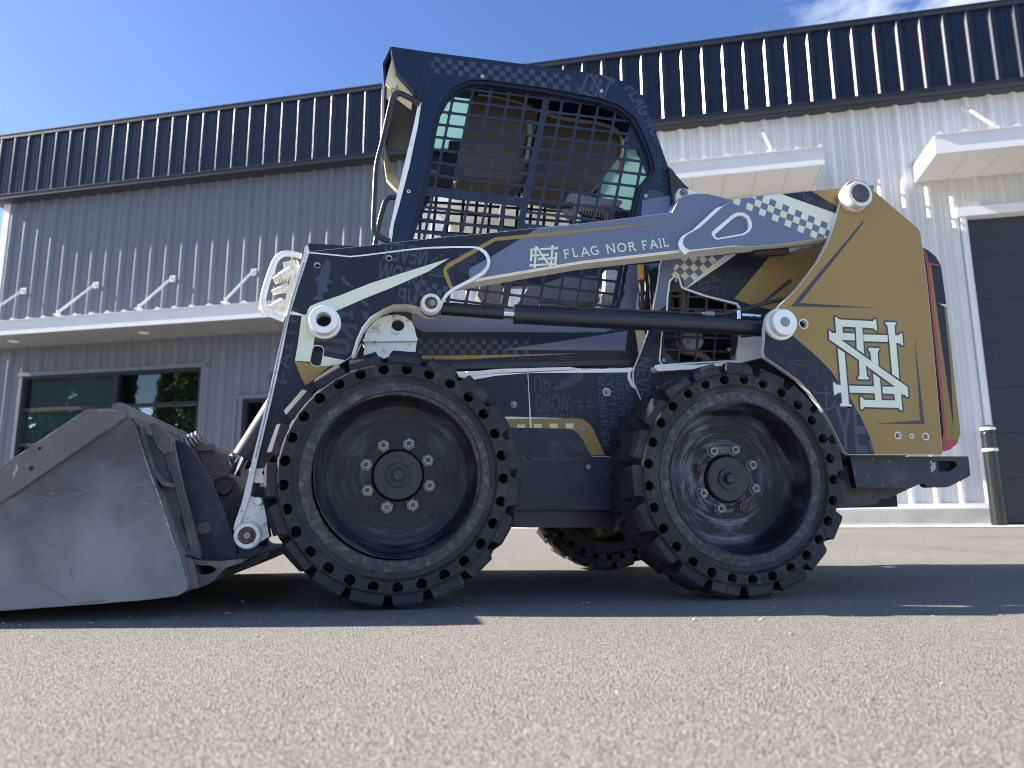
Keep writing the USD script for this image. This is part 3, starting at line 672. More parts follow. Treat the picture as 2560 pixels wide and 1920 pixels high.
# fender step rail above the side plate, cab skirt
obj('rail', cat([ext(poly('c8', [(-700, 190), (0, 110), (900, 85), (1000, 100), (1000, 116), (0, 160), (-700, 250)], YC + .02), YC + .02, .04)]), 'cream_steel', ch, smooth=False)
skirt = poly('c6', [(-560, 240), (1060, 240), (1040, 700), (1020, 860), (1008, 985), (1085, 1000), (1060, 1060), (950, 1062), (0, 1085), (-560, 1100)], YS)
skirt = skirt.difference(sg.box(-.5, at('c6', 300, 705, YS)[2], 2, 3))
sk = obj('cab_skirt', ext(skirt, YS, .03), 'navy', LD)
obj('skirt_lip', ext(poly('c6', [(-560, 1090), (0, 1072), (950, 1050), (1080, 1040), (1060, 1064), (950, 1085), (0, 1108), (-560, 1125)], YS - .02), YS - .02, .05), 'black_steel', sk)

# --- rear frame panel with its grilles
pan = poly('h7', [(498, 8), (470, 240), (395, 650), (330, 940), (240, 1190), (140, 1430), (122, 1520), (130, 1620), (180, 1750), (420, 2300), (2300, 2300), (3400, 1500), (3400, -700), (1500, -700), (600, -300)], YP)
hole1 = poly('h7', [(632, 330), (640, 250), (700, 182), (755, 200), (790, 320), (840, 352), (1130, 452), (1560, 560), (1600, 625), (1590, 760), (600, 760), (612, 460)], YP)
hole2 = poly('h7', [(540, 880), (500, 1330), (530, 1385), (1540, 1325), (1590, 1030), (1590, 860)], YP)
pn = obj('rear_side_panel', ext(pan.difference(hole1).difference(hole2), YP, .012), 'white_paint', LD)


def grille(outer, inner, cells, par, y):
    base = outer.difference(unary_union([c.intersection(inner) for c in cells]).buffer(0))
    obj('grille', ext(base, y, .006), 'grill_black', par)


def cells(v, xs, ys, Y, gx, gy, shear=0.0):
    out = []
    for i in range(len(xs) - 1):
        for j in range(len(ys) - 1):
            q = [(xs[i] + gx, ys[j] + gy), (xs[i + 1] - gx, ys[j] + gy), (xs[i + 1] - gx, ys[j + 1] - gy), (xs[i] + gx, ys[j + 1] - gy)]
            out.append(poly(v, [(a + shear * (b - 400), b + (a - 700) * .035) for a, b in q], Y))
    return out


grille(hole1.buffer(.004), poly('h7', [(650, 390), (860, 375), (1130, 460), (1540, 560), (1600, 640), (1580, 700), (625, 690)], YP + .008), cells('h7', (620, 890, 1150, 1410, 1650), (330, 445, 615, 760), YP + .008, 17, 14, -.06), pn, YP + .008)
grille(hole2.buffer(.004), poly('h7', [(560, 900), (550, 1100), (590, 1220), (680, 1330), (740, 1355), (1500, 1310), (1540, 1040), (1500, 900)], YP + .008), cells('h7', (560, 845, 1085, 1330, 1560), (880, 1000, 1185, 1360), YP + .008, 14, 13, -.1), pn, YP + .008)
for a, b in ((715, 232), (545, 1335), (1510, 1300), (1445, 1185)):
    c = at('h7', a, b, YP); obj('bolt', lathe([(0, -.006), (.007, -.006), (.0085, -.003), (.0085, .002), (0, .002)], c, 12), 'nut_steel', pn)
obj('step_tube', cat([ext(poly('h7', [(432, 1440), (440, 1400), (480, 1388), (1030, 1392), (1330, 1362), (1560, 1330), (1910, 1262), (1920, 1290), (1560, 1375), (1100, 1440), (980, 1452), (470, 1482)], YP - .05, .002), YP - .05, .05)]), 'white_paint', pn)
obj('inner_upright', ext(poly('h7', [(1600, 1020), (1950, 990), (1950, 1290), (1545, 1330)], YP - .004), YP - .004, .003), 'beige_under', pn)
obj('engine_pipe', tube([at('h7', *q, .42) for q in ((800, 350), (800, 650), (720, 900), (690, 1060), (790, 1190), (1000, 1240), (1150, 1330), (1250, 1500))], .015, 12), 'pipe_beige', pn)
c = at('h7', 930, 1050, .42); fl = obj('filter_canister', lathe([(0, 0), (.040, 0), (.047, .008), (.049, .09), (0, .09)], c + [0, -.02, 0], 40), 'canister', pn)
obj('engine_block', cat([box(1.02, 1.95, .52, WID - .52, .42, 1.22), box(.98, 1.06, .33, WID - .33, .30, 1.22), box(1.0, 1.95, .33, WID - .33, .30, .46)]), 'dark', LD, smooth=False)
obj('engine_hood', cat([box(1.12, 1.96, .30, WID - .30, 1.262, 1.29)]), 'navy', LD, smooth=False)
# hoses and the yellow labelled hose in the gap behind the cab
obj('hose', cat([tube([at('h7', 290, 30, .40), at('h7', 330, 300, .40), at('h7', 300, 620, .40), at('h7', 300, 900, .40)], .016), tube([at('h7', 420, 20, .44), at('h7', 390, 400, .44), at('h7', 330, 800, .44)], .014)]), 'hose_black', LD)
y1 = [at('h7', 228, -40, .36), at('h7', 232, 130, .36), at('h7', 236, 295, .36), at('h7', 240, 640, .36), at('h7', 220, 900, .36)]
obj('hose', tube(y1, .0125), 'hose_black', LD)
obj('hose_label', tube([at('h7', 228, 20, .359), at('h7', 232, 130, .359), at('h7', 235, 225, .359)], .0130), 'label_yellow', LD)

# --- bumper, belly and rear door
bump = poly('g4', [(548, 385), (560, 380), (1655, 380), (1664, 390), (1682, 555), (1670, 570), (1485, 665), (1450, 672), (1285, 674), (1268, 660), (1252, 640), (1200, 640), (1130, 674), (615, 676), (606, 668)], .12)
slot = poly('g4', [(1370, 425), (1520, 425), (1552, 445), (1555, 475), (1490, 522), (1385, 524)], .12, .004)
bp = obj('rear_bumper', ext(bump.difference(slot), .12, .03), 'bumper_worn', LD)
obj('cross_bar', box(1.90, 2.09, .1505, WID - .12, .418, .474), 'black_steel', bp, smooth=False)
obj('slot_back', box(1.93, 2.088, .1501, .1503, .39, .474), 'dark', bp, smooth=False)
obj('belly_pan', ext(poly('g4', [(440, 560), (560, 395), (700, 395), (1130, 676), (872, 792), (845, 778), (800, 832), (430, 870)], .30), .30, WID - .6), 'steel_dark', LD, smooth=False)
hood = poly('r4', [(180, 30), (212, 50), (250, 70), (300, 112), (338, 175), (370, 400), (400, 650), (430, 950), (470, 1290), (473, 1340), (450, 1408), (402, 1450), (355, 1462), (330, 1462), (300, 1000), (230, 300)], .33)
rd = obj('rear_door', ext(hood, .33, WID - .66), 'gold', LD, smooth=40)
def dec(par, name, v, pts, Y, lay, mat, clip=None, r=0, t=.0005):
    p = poly(v, pts, Y, r)
    if clip is not None:
        p = p.intersection(clip)
    return obj(name, ext(p, Y - .0004 * lay - .0003, t), mat, par, smooth=False)
hc = hood.buffer(-.0008)
dec(rd, 'navy_graphic', 'r4', [(205, 40), (250, 66), (302, 112), (338, 172), (252, 160), (225, 90)], .33, 1, 'navy', hc)
dec(rd, 'navy_graphic', 'r4', [(270, 172), (340, 182), (374, 446), (326, 441), (362, 460), (405, 900), (426, 1300), (398, 1100), (330, 620)], .33, 1, 'navy', hc)
dec(rd, 'red_edge', 'r4', [(206, 46), (222, 62), (240, 100), (258, 180), (298, 560), (345, 1000), (376, 1320), (364, 1390), (352, 1400), (352, 1462), (346, 1410), (356, 1330), (326, 1000), (280, 560), (240, 180), (224, 100)], .33, 2, 'red_paint', hc)
dec(rd, 'door_gap', 'r4', [(150, 30), (206, 46), (224, 100), (240, 180), (280, 560), (326, 1000), (356, 1330), (346, 1410), (352, 1470), (250, 1470), (150, 300)], .33, 2, 'dark', hc)
dec(rd, 'red_line', 'r4', [(250, 158), (336, 172), (336, 180), (252, 167)], .33, 3, 'red_paint', hc)
dec(rd, 'red_graphic', 'r4', [(376, 1382), (466, 1385), (440, 1425), (400, 1452), (350, 1464), (355, 1410)], .33, 3, 'red_paint', hc)
dec(rd, 'cream_graphic', 'r4', [(324, 440), (376, 446), (378, 460), (364, 462)], .33, 2, 'cream', hc)

g_ = np.random.default_rng(8)
for k in range(16):                       # paint chipped to white primer beside the slot
    x, y, r_ = g_.uniform(1298, 1350), g_.uniform(425, 520), g_.uniform(6, 15)
    a_ = np.sort(g_.uniform(0, 6.28, 7)); obj('paint_chip', ext(poly('g4', [(x + r_ * math.cos(t) * .7, y + r_ * math.sin(t)) for t in a_], .12), .1194, .0007), 'white_paint', bp, smooth=False)
# --- rear upright plates (gold)
TG = [(447, 150), (452, 118), (462, 85), (485, 62), (520, 54), (558, 62), (585, 92), (800, 276), (813, 296), (830, 420), (846, 545), (880, 900), (915, 1312), (912, 1322), (482, 1322), (462, 1308), (430, 1240), (395, 1170), (345, 1090), (300, 1030), (250, 978), (150, 908), (96, 872), (88, 850), (95, 780), (95, 735), (104, 690), (160, 638), (250, 548), (340, 430), (385, 345), (415, 262)]
tgp = poly('c7', TG, YT)
def holes_at(v, lst, Y):
    return unary_union([sg.Point(*at(v, a, b, Y)[[0, 2]]).buffer(r, 24) for a, b, r in lst])
H7 = [(710, 1232, .0105), (773, 1235, .0062), (838, 1237, .0105), (275, 718, .0155)]
tg = obj('rear_upright', ext(tgp.difference(holes_at('c7', H7, YT)), YT, .02), 'white_paint', LD)
tgc = tgp.buffer(-.0015).difference(holes_at('c7', [(a, b, r + .0035) for a, b, r in H7], YT))
for a_, b_, r_ in H7:
    c = at('c7', a_, b_, YT); obj('bolt_hole', lathe([(0, .0205), (r_ + .004, .0205), (r_ + .004, .024), (0, .024)], c, 20), 'dark', tg)
obj('inner_plate', ext(tgp.intersection(affinity.translate(tgp, .17, 0)), YT + .19, .015), 'gold', tg, smooth=False)
mt = tgp
obj('rear_upright', cat([mirror(ext(mt, YT, .02)), mirror(ext(mt, YT + .19, .015))]), 'white_paint', LD, smooth=False, label='rear upright plate on the far side')


def boss(par, v, a, b, Y, r0, r1, out, mat, rin=0, face=None, frac=.55):
    c = at(v, a, b, Y - out)
    if rin:
        m = lathe([(rin, .04), (rin, -out + .003), (rin + .003, -out), (r1 - .003, -out), (r1, -out + .003), (r1, -out * .35), (r0, -out * .3), (r0, .002), (r0, .04)], c + [0, out, 0], 56)
        obj('pin_boss', m, mat, par); obj('boss_hole', lathe([(0, -.008), (rin - .0005, -.008), (rin - .0005, .002), (0, .002)], c + [0, out, 0], 32), 'dark', par)
    else:
        m = lathe([(0, -out), (r1 - .003, -out), (r1, -out + .003), (r1, -out * .4), (r0 - .002, -out * .35), (r0, -out * .3), (r0, .002), (0, .002)], c + [0, out, 0], 56)
        obj('pin_boss', m, mat, par)
        if face:
            obj('pin_end', lathe([(0, -.004), (r1 * frac - .002, -.004), (r1 * frac, -.002), (r1 * frac, .001), (0, .001)], c, 40), face, par)
    return c


boss(tg, 'c7', 537, 117, YT, .054, .0505, .055, 'white_worn', face='steel_dark', frac=.72)
boss(tg, 'c6', 2110, 787, YT, .058, .048, .045, 'white_paint', face='nut_steel', frac=.36)

# ------------------------------------------------------------------ lift arms
YBM = YA + .014
beam_px = [(760, 640), (773, 629), (925, 613), (1106, 593), (1200, 585), (1330, 571), (1453, 559), (1570, 545), (1681, 531), (1695, 502), (1712, 489), (1735, 484), (1767, 484), (1800, 492), (1830, 499), (1904, 488), (2000, 480), (2103, 470), (2185, 462), (2185, 560), (2090, 582), (2069, 597), (1930, 610), (1855, 616), (1713, 629), (1453, 658), (1200, 701), (1090, 720), (905, 748), (880, 740)]
beam = poly('f', beam_px, YBM)


bm = obj('lift_arm', cat([ext(beam.intersection(affinity.translate(beam, 0, .005)), YBM, .005), ext(beam, YBM + .005, .070)]), 'beige_under', LD)
obj('lift_arm', mirror(ext(beam, YBM, .065)), 'white_paint', LD, label='lift arm on the far side')
obj('cross_member', box(-.41, -.345, .20, WID - .20, .24, .74), 'black_steel', bm, smooth=False)

FPO = [(476, 192), (540, 199), (620, 206), (700, 214), (760, 221), (860, 211), (1000, 193), (1150, 174), (1300, 159), (1480, 153), (1620, 153), (1668, 164), (1702, 188), (1724, 222), (1731, 262), (1722, 302), (1692, 344), (1600, 398), (1480, 458), (1440, 490), (1412, 530), (1390, 585), (1345, 612), (1295, 607), (1232, 573), (1195, 562), (1150, 557), (1060, 559), (985, 590), (905, 650), (850, 722), (815, 800), (775, 915), (640, 1000), (480, 1180), (330, 1400), (245, 1560), (150, 1720), (190, 1790), (100, 1790), (60, 1700), (112, 1600), (165, 1420), (222, 1180), (283, 900), (335, 640), (400, 420)]
fpo = poly('c5', FPO, YA)
slotp = poly('k2', [(668, 1395), (660, 1370), (690, 1225), (705, 1200), (730, 1190), (770, 1192), (805, 1205), (822, 1235), (822, 1260), (798, 1405), (780, 1432), (755, 1440), (720, 1435), (690, 1420)], YA, .004)
HF = [(747, 212, .0088)]
hf = holes_at('k2', [(747, 212, .0088)], YA).union(holes_at('c5', [(1030, 236, .0095)], YA))
fp = obj('front_plate', ext(fpo.difference(slotp).difference(hf), YA, .0135), 'white_paint', LD)
for v_, a_, b_, r_ in (('k2', 747, 212, .012), ('c5', 1030, 236, .013)):
    c = at(v_, a_, b_, YA); obj('bolt_hole', lathe([(0, .0137), (r_, .0137), (r_, .018), (0, .018)], c, 20), 'dark', fp)
obj('slot_back', ext(slotp.buffer(.012), YA + .04, .004), 'steel_dark', fp, smooth=False)
# depth of the drop leg behind the plate, and its far twin
leg = poly('c5', [(480, 215), (800, 260), (1000, 560), (905, 660), (850, 730), (775, 915), (600, 1000), (440, 1180), (300, 1400), (215, 1560), (140, 1720), (75, 1690), (130, 1600), (190, 1420), (245, 1180), (300, 900), (350, 640), (420, 420)], YA)
obj('leg_box', ext(leg, YA + .085, .05), 'navy', fp, smooth=False)
obj('arch_flange', ext(poly('c5', [(1398, 560), (1345, 612), (1295, 607), (1232, 573), (1150, 557), (1060, 559), (985, 590), (905, 650), (850, 722), (815, 800), (775, 915), (762, 905), (800, 800), (835, 715), (895, 640), (978, 578), (1060, 546), (1150, 545), (1240, 562), (1300, 595), (1345, 600), (1385, 555)], YA), YA + .0136, .07), 'beige_under', fp)
obj('front_plate', mirror(ext(fpo, YA, .0135)), 'white_paint', LD, label='front plate of the far lift arm')
obj('leg_box', mirror(ext(leg, YA + .085, .05)), 'white_worn', '/World/skid_steer_loader/front_plate_001', smooth=False)
SP = [(438, 215), (446, 165), (455, 147), (464, 145), (473, 160), (477, 196), (402, 420), (338, 640), (287, 900), (226, 1180), (168, 1430), (118, 1640), (98, 1740), (70, 1878), (22, 2010), (-4, 2085), (-30, 2128), (-46, 2112), (-34, 2060), (12, 1930), (40, 1810), (76, 1660), (132, 1440), (196, 1180), (263, 880), (326, 620), (393, 345)]
obj('front_flange', ext(poly('c5', SP, YA - .012), YA - .012, .15), 'white_worn', fp)
obj('flange_groove', ext(poly('c5', [(440, 260), (447, 262), (372, 500), (305, 760), (262, 960), (215, 1180), (168, 1380), (110, 1620), (103, 1618), (160, 1380), (207, 1180), (254, 960), (297, 760), (364, 500)], YA - .0128), YA - .0128, .0012), 'soffit_grey', fp, smooth=False)
cast = poly('c4', [(1440, 880), (1478, 850), (1500, 858), (1540, 868), (1562, 905), (1575, 960), (1594, 1095), (1540, 1125), (1500, 1142), (1455, 1157), (1415, 1138), (1396, 1090), (1398, 1060)], YA - .004)
obj('pivot_casting', ext(cast, YA - .004, .06), 'white_worn', fp)
boss(fp, 'c4', 1463, 1087, YA - .004, .040, .0385, .022, 'white_worn', face='rusty', frac=.66)
c = at('c4', 1465, 1087, YA - .030); obj('pivot_bolt', lathe([(0, -.008), (.010, -.008), (.012, -.005), (.012, .004), (0, .004)], c, 6), 'nut_steel', fp, smooth=False)
c = at('b8', 1468, 985, YA - .02); obj('grease_bolt', cat([lathe([(0, -.018), (.011, -.018), (.013, -.014), (.013, .016), (0, .016)], c, 24), ]), 'white_worn', fp)
boss(fp, 'k2', 822, 865, YA, .052, .0455, .062, 'white_paint', rin=.0235)
boss(fp, 'c5', 1322, 545, YA, .0345, .033, .030, 'white_worn', face='rusty', frac=.62)
c = at('c5', 1330, 545, YA - .033); obj('pin_cap', lathe([(0, -.004), (.010, -.003), (.012, .002), (0, .002)], c, 24), 'nut_steel', fp)
# coupler guard and hydraulic couplers
cg = obj('coupler_guard', tube([at('i6', *q, YA + .03) for q in ((850, 350), (740, 320), (620, 305), (530, 315), (450, 365), (390, 450), (330, 600), (250, 830), (195, 1050), (190, 1160), (205, 1240), (250, 1310), (330, 1355), (430, 1390), (545, 1435))], .0098, 14, 4), 'white_paint', LD)


def coupler(pts, radii):
    ms = []
    for (p, q), (r0, r1) in zip(zip(pts[:-1], pts[1:]), radii):
        ms.append(cyl(at('i6', *p, YA + .06), at('i6', *q, YA + .06), r0, 24, r1))
    obj('hydraulic_coupler', cat(ms), 'cream_steel', cg, smooth=25)


coupler([(700, 610), (640, 645), (540, 700), (500, 720), (490, 726), (455, 742), (448, 746), (420, 758), (413, 762), (380, 776)], [(.022, .021), (.021, .019), (.0185, .0185), (.012, .012), (.0155, .0155), (.0115, .0115), (.0135, .0135), (.011, .011), (.0125, .0120)])
coupler([(640, 880), (590, 895), (520, 920), (505, 925), (440, 948), (430, 952), (345, 982)], [(.018, .017), (.0165, .015), (.0125, .0125), (.0125, .0115), (.009, .009), (.0105, .0085)])
coupler([(560, 1165), (480, 1195), (430, 1212), (420, 1216), (370, 1232), (362, 1234), (250, 1262)], [(.021, .020), (.020, .0185), (.016, .016), (.0165, .0155), (.011, .011), (.012, .0105)])
coupler([(270, 1240), (225, 1270), (170, 1300), (150, 1310)], [(.014, .0175), (.020, .020), (.016, .014)])
obj('coupler_shield', ext(poly('i6', [(522, 455), (745, 408), (725, 560), (600, 820), (570, 640)], YA + .05), YA + .05, .004), 'cream_steel', cg, smooth=False)
obj('coupler_block', ext(poly('i6', [(770, 400), (800, 430), (570, 1290), (540, 1330), (528, 1320), (625, 880), (690, 640)], YA + .045), YA + .045, .05), 'cream_steel', cg, smooth=False)

# --- lift cylinders
a, b = at('c5', 1392, 583, YA + .06), at('c6', 2110, 836, YA + .06)
e1, e2 = at('c6', 235, 734, YA + .06), at('c6', 160, 727, YA + .06)


def lift_cyl(f):
    lc = obj('lift_cylinder', f(cat([cyl(e1, b, .0335, 40), cyl(e1 + (e1 - e2) * -.02, e1 + (e1 - e2) * .35, .0345, 40)])), 'cylinder_black', LD)
    obj('piston_rod', f(cyl(e2 - (e1 - e2) * .05, e1, .0185, 32)), 'chrome', lc)
    obj('rod_sleeve', f(cyl(a, e2, .0225, 32)), 'cylinder_black', lc)
    obj('rod_eye', f(cat([cyl(at('c5', 1322, 560, YA + .02), at('c5', 1322, 560, YA + .10), .041, 36), cyl(at('c5', 1330, 565, YA + .06), a, .026, 24)])), 'rusty', lc)
    return lc


lc = lift_cyl(lambda m: m)
lift_cyl(mirror)
obj('port_fitting', cat([cyl(at('c6', 418, 690, YA + .05), at('c6', 418, 615, YA + .05), .0048, 12), cyl(at('c6', 405, 645, YA + .05), at('c6', 500, 650, YA + .05), .0062, 6), ]), 'hose_black', lc)
ln = [at('c6', *q, YA + .045) for q in ((500, 652), (580, 662), (660, 690), (800, 697), (1100, 710), (1300, 718), (1440, 722))]
obj('hydraulic_line', tube(ln, .0043, 8), 'hose_black', lc)
obj('hose_fitting', cat([cyl(at('h7', 885, 685, YA + .045), at('h7', 970, 682, YA + .045), .005, 8), cyl(at('h7', 965, 682, YA + .045), at('h7', 1065, 684, YA + .045), .0085, 6)]), 'hose_black', lc, smooth=False)
obj('hose_fitting', cat([cyl(at('h7', 1065, 684, YA + .045), at('h7', 1130, 686, YA + .045), .0075, 6), cyl(at('h7', 1125, 686, YA + .045), at('h7', 1240, 688, YA + .045), .0098, 12)]), 'nut_steel', lc, smooth=False)
obj('hose', tube([at('h7', *q, YA + .05) for q in ((1235, 690), (1350, 692), (1480, 670), (1650, 640), (1850, 570), (2050, 515), (2200, 500), (2500, 520))], .0085, 12), 'hose_black', lc)
obj('hose_fitting', cat([cyl(at('h7', 1588, 645, YA + .03), at('h7', 1588, 765, YA + .03), .0075, 16), cyl(at('h7', 1620, 705, YA + .03), at('h7', 1730, 710, YA + .03), .0075, 6), cyl(at('h7', 1725, 710, YA + .03), at('h7', 1880, 726, YA + .03), .0085, 14)]), 'chrome', lc, smooth=False)
obj('hose', tube([at('h7', *q, YA + .04) for q in ((1870, 725), (1950, 720), (2050, 700))], .0085, 10), 'hose_black', lc)
# hose and fitting under the rear end of the arm
obj('hose', tube([at('k5', *q, YA + .08) for q in ((930, 775), (1040, 770), (1150, 768), (1230, 765), (1300, 745))], .0155, 12), 'hose_black', bm)
obj('hose_fitting', cat([cyl(at('k5', 1280, 748, YA + .07), at('k5', 1360, 735, YA + .07), .0125, 12), cyl(at('k5', 1355, 735, YA + .07), at('k5', 1410, 726, YA + .07), .010, 6), cyl(at('k5', 1410, 726, YA + .07), at('k5', 1500, 706, YA + .07), .0115, 6), cyl(at('k5', 1500, 706, YA + .07), at('k5', 1590, 686, YA + .07), .0095, 12), cyl(at('k5', 1585, 688, YA + .07), at('k5', 1720, 650, YA + .07), .0085, 12)]), 'nut_steel', bm, smooth=False)
# arm stop bracket above the front tyre
bk = poly('c5', [(858, 790), (872, 742), (915, 690), (960, 650), (1020, 632), (1085, 626), (1140, 640), (1185, 672), (1208, 720), (1216, 765), (1226, 792), (1224, 806), (862, 808)], .17)
bh = sg.Point(*at('c5', 1093, 697, .17)[[0, 2]]).buffer(.0215, 24)
br = obj('arm_stop_bracket', cat([ext(bk.difference(bh), .17, .02), ext(poly('c5', [(846, 795), (1230, 790), (1226, 808), (855, 812)], .16), .16, .10)]), 'white_worn', LD)
obj('bracket_post', ext(poly('c5', [(862, 809), (1222, 806), (1205, 960), (850, 960)], .175), .175, .10), 'white_worn', br, smooth=False)

# ------------------------------------------------------------------ cab
cabo_px = [(977, 116), (1074, 130), (1339, 164), (1513, 188), (1545, 197), (1572, 210), (1598, 232), (1618, 267), (1644, 342), (1670, 416), (1681, 487), (1687, 545), (1655, 660), (1600, 690), (1585, 800), (930, 800), (958, 640), (975, 570), (1005, 470), (1029, 330), (1052, 230), (1033, 227), (990, 178), (981, 140)]
cabo = rnd(poly('f', cabo_px, YK), .006)
open_px = [(1010, 700), (1018, 620), (1025, 585), (1061, 454), (1083, 319), (1094, 275), (1113, 240), (1139, 214), (1177, 199), (1221, 200), (1363, 220), (1498, 245), (1550, 263), (1584, 289), (1606, 327), (1627, 379), (1637, 416), (1634, 434), (1607, 467), (1598, 495), (1588, 538), (1568, 680), (1556, 745), (1545, 768), (1520, 780), (1300, 776), (1100, 770), (1020, 765)]
opn = poly('f', open_px, YK, .015)
pillar = cabo.difference(opn)
cab = obj('cab_frame', ext(pillar, YK, .045), 'navy_cab', LD)
rim_ = opn.buffer(.004).difference(opn.buffer(-.012))
obj('window_rim', ext(rim_, YK + .010, .018), 'navy_cab', cab)
# guard screen: one sheet with rows of rounded openings
YM = YK + .032
O = np.array([1176.1, 255.7]); CV = np.array([44.85, 5.35]); RV = np.array([-6.45, 31.35])
inner = opn.buffer(-.016)
winp = []
for i in range(-4, 12):
    for j in range(-3, 22):
        a0, a1, b0, b1 = i + .075, i + .925, j + .088, j + .912
        if i == 4: a0 += .22
        d = (.55 if j >= 7 else 0) if i <= 3 else (.6 if j >= 9 else 0)   # below the wide bands of the screen
        b0, b1 = b0 + d, b1 + d
        q = [O + CV * (a + 0) + RV * b for a, b in ((a0, b0), (a1, b0), (a1, b1), (a0, b1))]
        w = sg.Polygon([tuple(at('f', *p, YM)[[0, 2]]) for p in q]).buffer(-.006).buffer(.006, 3).intersection(inner)
        if w.geom_type == 'Polygon' and w.area > .00025:
            winp.append(w.simplify(.0004))
sl = sg.LineString([tuple(at('i3', a, b, YM)[[0, 2]]) for a, b in ((645, 185), (1110, 235), (1580, 282))]).buffer(.0055, 6)
winp.append(sl)
screen = opn.buffer(.010).difference(unary_union(winp))
sc = obj('side_screen', ext(screen, YM, .004), 'mesh_navy', cab, smooth=False)
for a, b in ((229, 157), (549, 193), (1728, 573)):
    q = at('i2', a, b, YM); obj('screen_slot', box(q[0] - .0022, q[0] + .0022, YM - .0012, YM, q[2] - .0022, q[2] + .0022), 'dark', cab, smooth=False)
for v, a, b in (('c2', 818, 297), ('c2', 1615, 395), ('c2', 325, 1066), ('c2', 1912, 1097)):
    q = at(v, a, b, YK); obj('rivet', cat([lathe([(.0040, -.0015), (.0068, -.0015), (.0074, .001), (.0036, .001)], q, 20)]), 'white_paint', cab); obj('rivet_hole', lathe([(0, -.0006), (.0042, -.0006), (.0042, .001), (0, .001)], q, 14), 'dark', cab)
# seam behind the roof visor
obj('weld_seam', tube([at('c2', *q, YK - .0005) for q in ((487, 138), (470, 220), (445, 300), (420, 400))], .0022, 8), 'navy_cab', cab)
# bright front edge of the pillar
obj('pillar_edge', ext(poly('c2', [(388, 482), (412, 470), (385, 640), (330, 900), (262, 1160), (225, 1290), (212, 1400), (188, 1412), (196, 1330), (240, 1120), (310, 830), (360, 620)], YK - .001), YK - .001, .035), 'white_paint', cab)
# roof, rear wall, floor, far side
roofp = [(977, 116), (1074, 130), (1339, 164), (1513, 188), (1545, 197), (1572, 210), (1598, 232), (1618, 267), (1644, 342), (1670, 416), (1681, 487)]
R1 = np.array(px('f', roofp, YK)); ln = sg.LineString(R1[:8]).buffer(.012, cap_style=2)
YL0, YL1, sky_ = .70, 1.215, sg.box(.155, 0, .372, 4)
obj('roof', ext(ln, YK + .046, YL0 - YK - .046), 'navy_cab', cab, smooth=False)
obj('roof', ext(ln, YL1, WID - YK - .046 - YL1), 'navy_cab', cab, smooth=False)
for g_ in ln.difference(sky_).geoms:      # either side of the roof window
    obj('roof', ext(g_, YL0 + .0005, YL1 - YL0 - .001), 'navy_cab', cab, smooth=False)
obj('roof_window', ext(ln.intersection(sky_).intersection(sg.LineString(R1[:8]).buffer(.003, cap_style=2)), YL0 + .001, YL1 - YL0 - .002), 'teal_pane', cab, smooth=False)
ln2 = sg.LineString(R1[6:]).buffer(.010, cap_style=2)
rear = ext(ln2, YK + .046, .06); obj('rear_pillar', rear, 'navy_cab', cab, smooth=False); obj('rear_pillar', mirror(rear), 'navy_cab', cab, smooth=False)
farp = poly('f', [(1005, 470), (1055, 215), (1100, 160), (1500, 200), (1590, 235), (1640, 342), (1681, 487), (1660, 780), (960, 780)], YK)
YF = WID - YK - .045
tl = poly('c2', [(470, 785), (505, 600), (560, 530), (620, 490), (690, 468), (760, 470), (760, 790)], YF, .004)
lowo = poly('c2', [(330, 1420), (430, 1180), (500, 1062), (700, 1040), (1480, 1110), (1480, 1420)], YF, .004)
tr = poly('c2', [(1540, 1195), (1560, 1020), (1640, 880), (1750, 775), (1850, 765), (1930, 950), (1850, 1100), (1820, 1200)], YF, .004)
farplate = poly('c2', [(425, 330), (700, 300), (1900, 420), (2010, 1000), (1950, 1700), (200, 1700), (330, 1000)], YF).difference(lowo).difference(tr)
fs = obj('far_side_wall', ext(farplate, YF, .045), 'navy_cab', cab)
for p in (tr,):
    obj('side_pane', ext(p.buffer(.006), YF + .02, .005), 'teal_pane', cab, smooth=False)
bars = []
for k in range(15):
    x = 420 + 92 * k; bars.append(poly('c2', [(x, 1000), (x + 20, 1000), (x - 22, 1440), (x - 42, 1440)], YF))
for k in range(6):
    y = 1075 + 66 * k; bars.append(poly('c2', [(300, y - 30), (1560, y + 60), (1560, y + 76), (300, y - 14)], YF))
obj('far_screen', ext(unary_union(bars).intersection(lowo.buffer(.005)), YF + .01, .004), 'mesh_navy', cab, smooth=False)
# seat, padding and fittings inside the cab
seat = node('operator_seat', LD)
def pad(name, v, pts, Y, t, mat, par, r=.012, n=4):
    p = poly(v, pts, Y, r); ms = []
    for k in range(n):                    # pillow edge, in steps towards the camera
        f = 1 - math.cos((k + 1) / n * math.pi / 2); ms.append(ext(p.buffer(-r * .9 * (1 - math.sin((k + 1) / n * math.pi / 2))), Y - r * .8 * math.cos(k / n * math.pi / 2), t))
    return obj(name, cat(ms), mat, par, smooth=50)
pad('back_cushion', 'c2', [(752, 440), (810, 418), (1000, 425), (1080, 440), (1190, 520), (1180, 640), (1130, 780), (1110, 960), (1060, 1010), (640, 975), (660, 830), (700, 690)], .62, .22, 'cushion', seat)
pad('seat_cushion', 'c2', [(1215, 640), (1235, 555), (1330, 568), (1600, 615), (1700, 650), (1748, 710), (1755, 800), (1700, 880), (1560, 1040), (1490, 1070), (1150, 1010), (1165, 800)], .70, .22, 'cushion', seat)
obj('piping', tube([at('c2', *q, .685) for q in ((1240, 545), (1330, 572), (1480, 595), (1600, 612), (1700, 645), (1745, 700), (1752, 780), (1740, 850))], .0085, 10), 'cushion_light', seat)
obj('piping', tube([at('c2', *q, .605) for q in ((790, 418), (900, 432), (1000, 455), (1100, 485), (1190, 540))], .004, 8), 'cushion_light', seat)
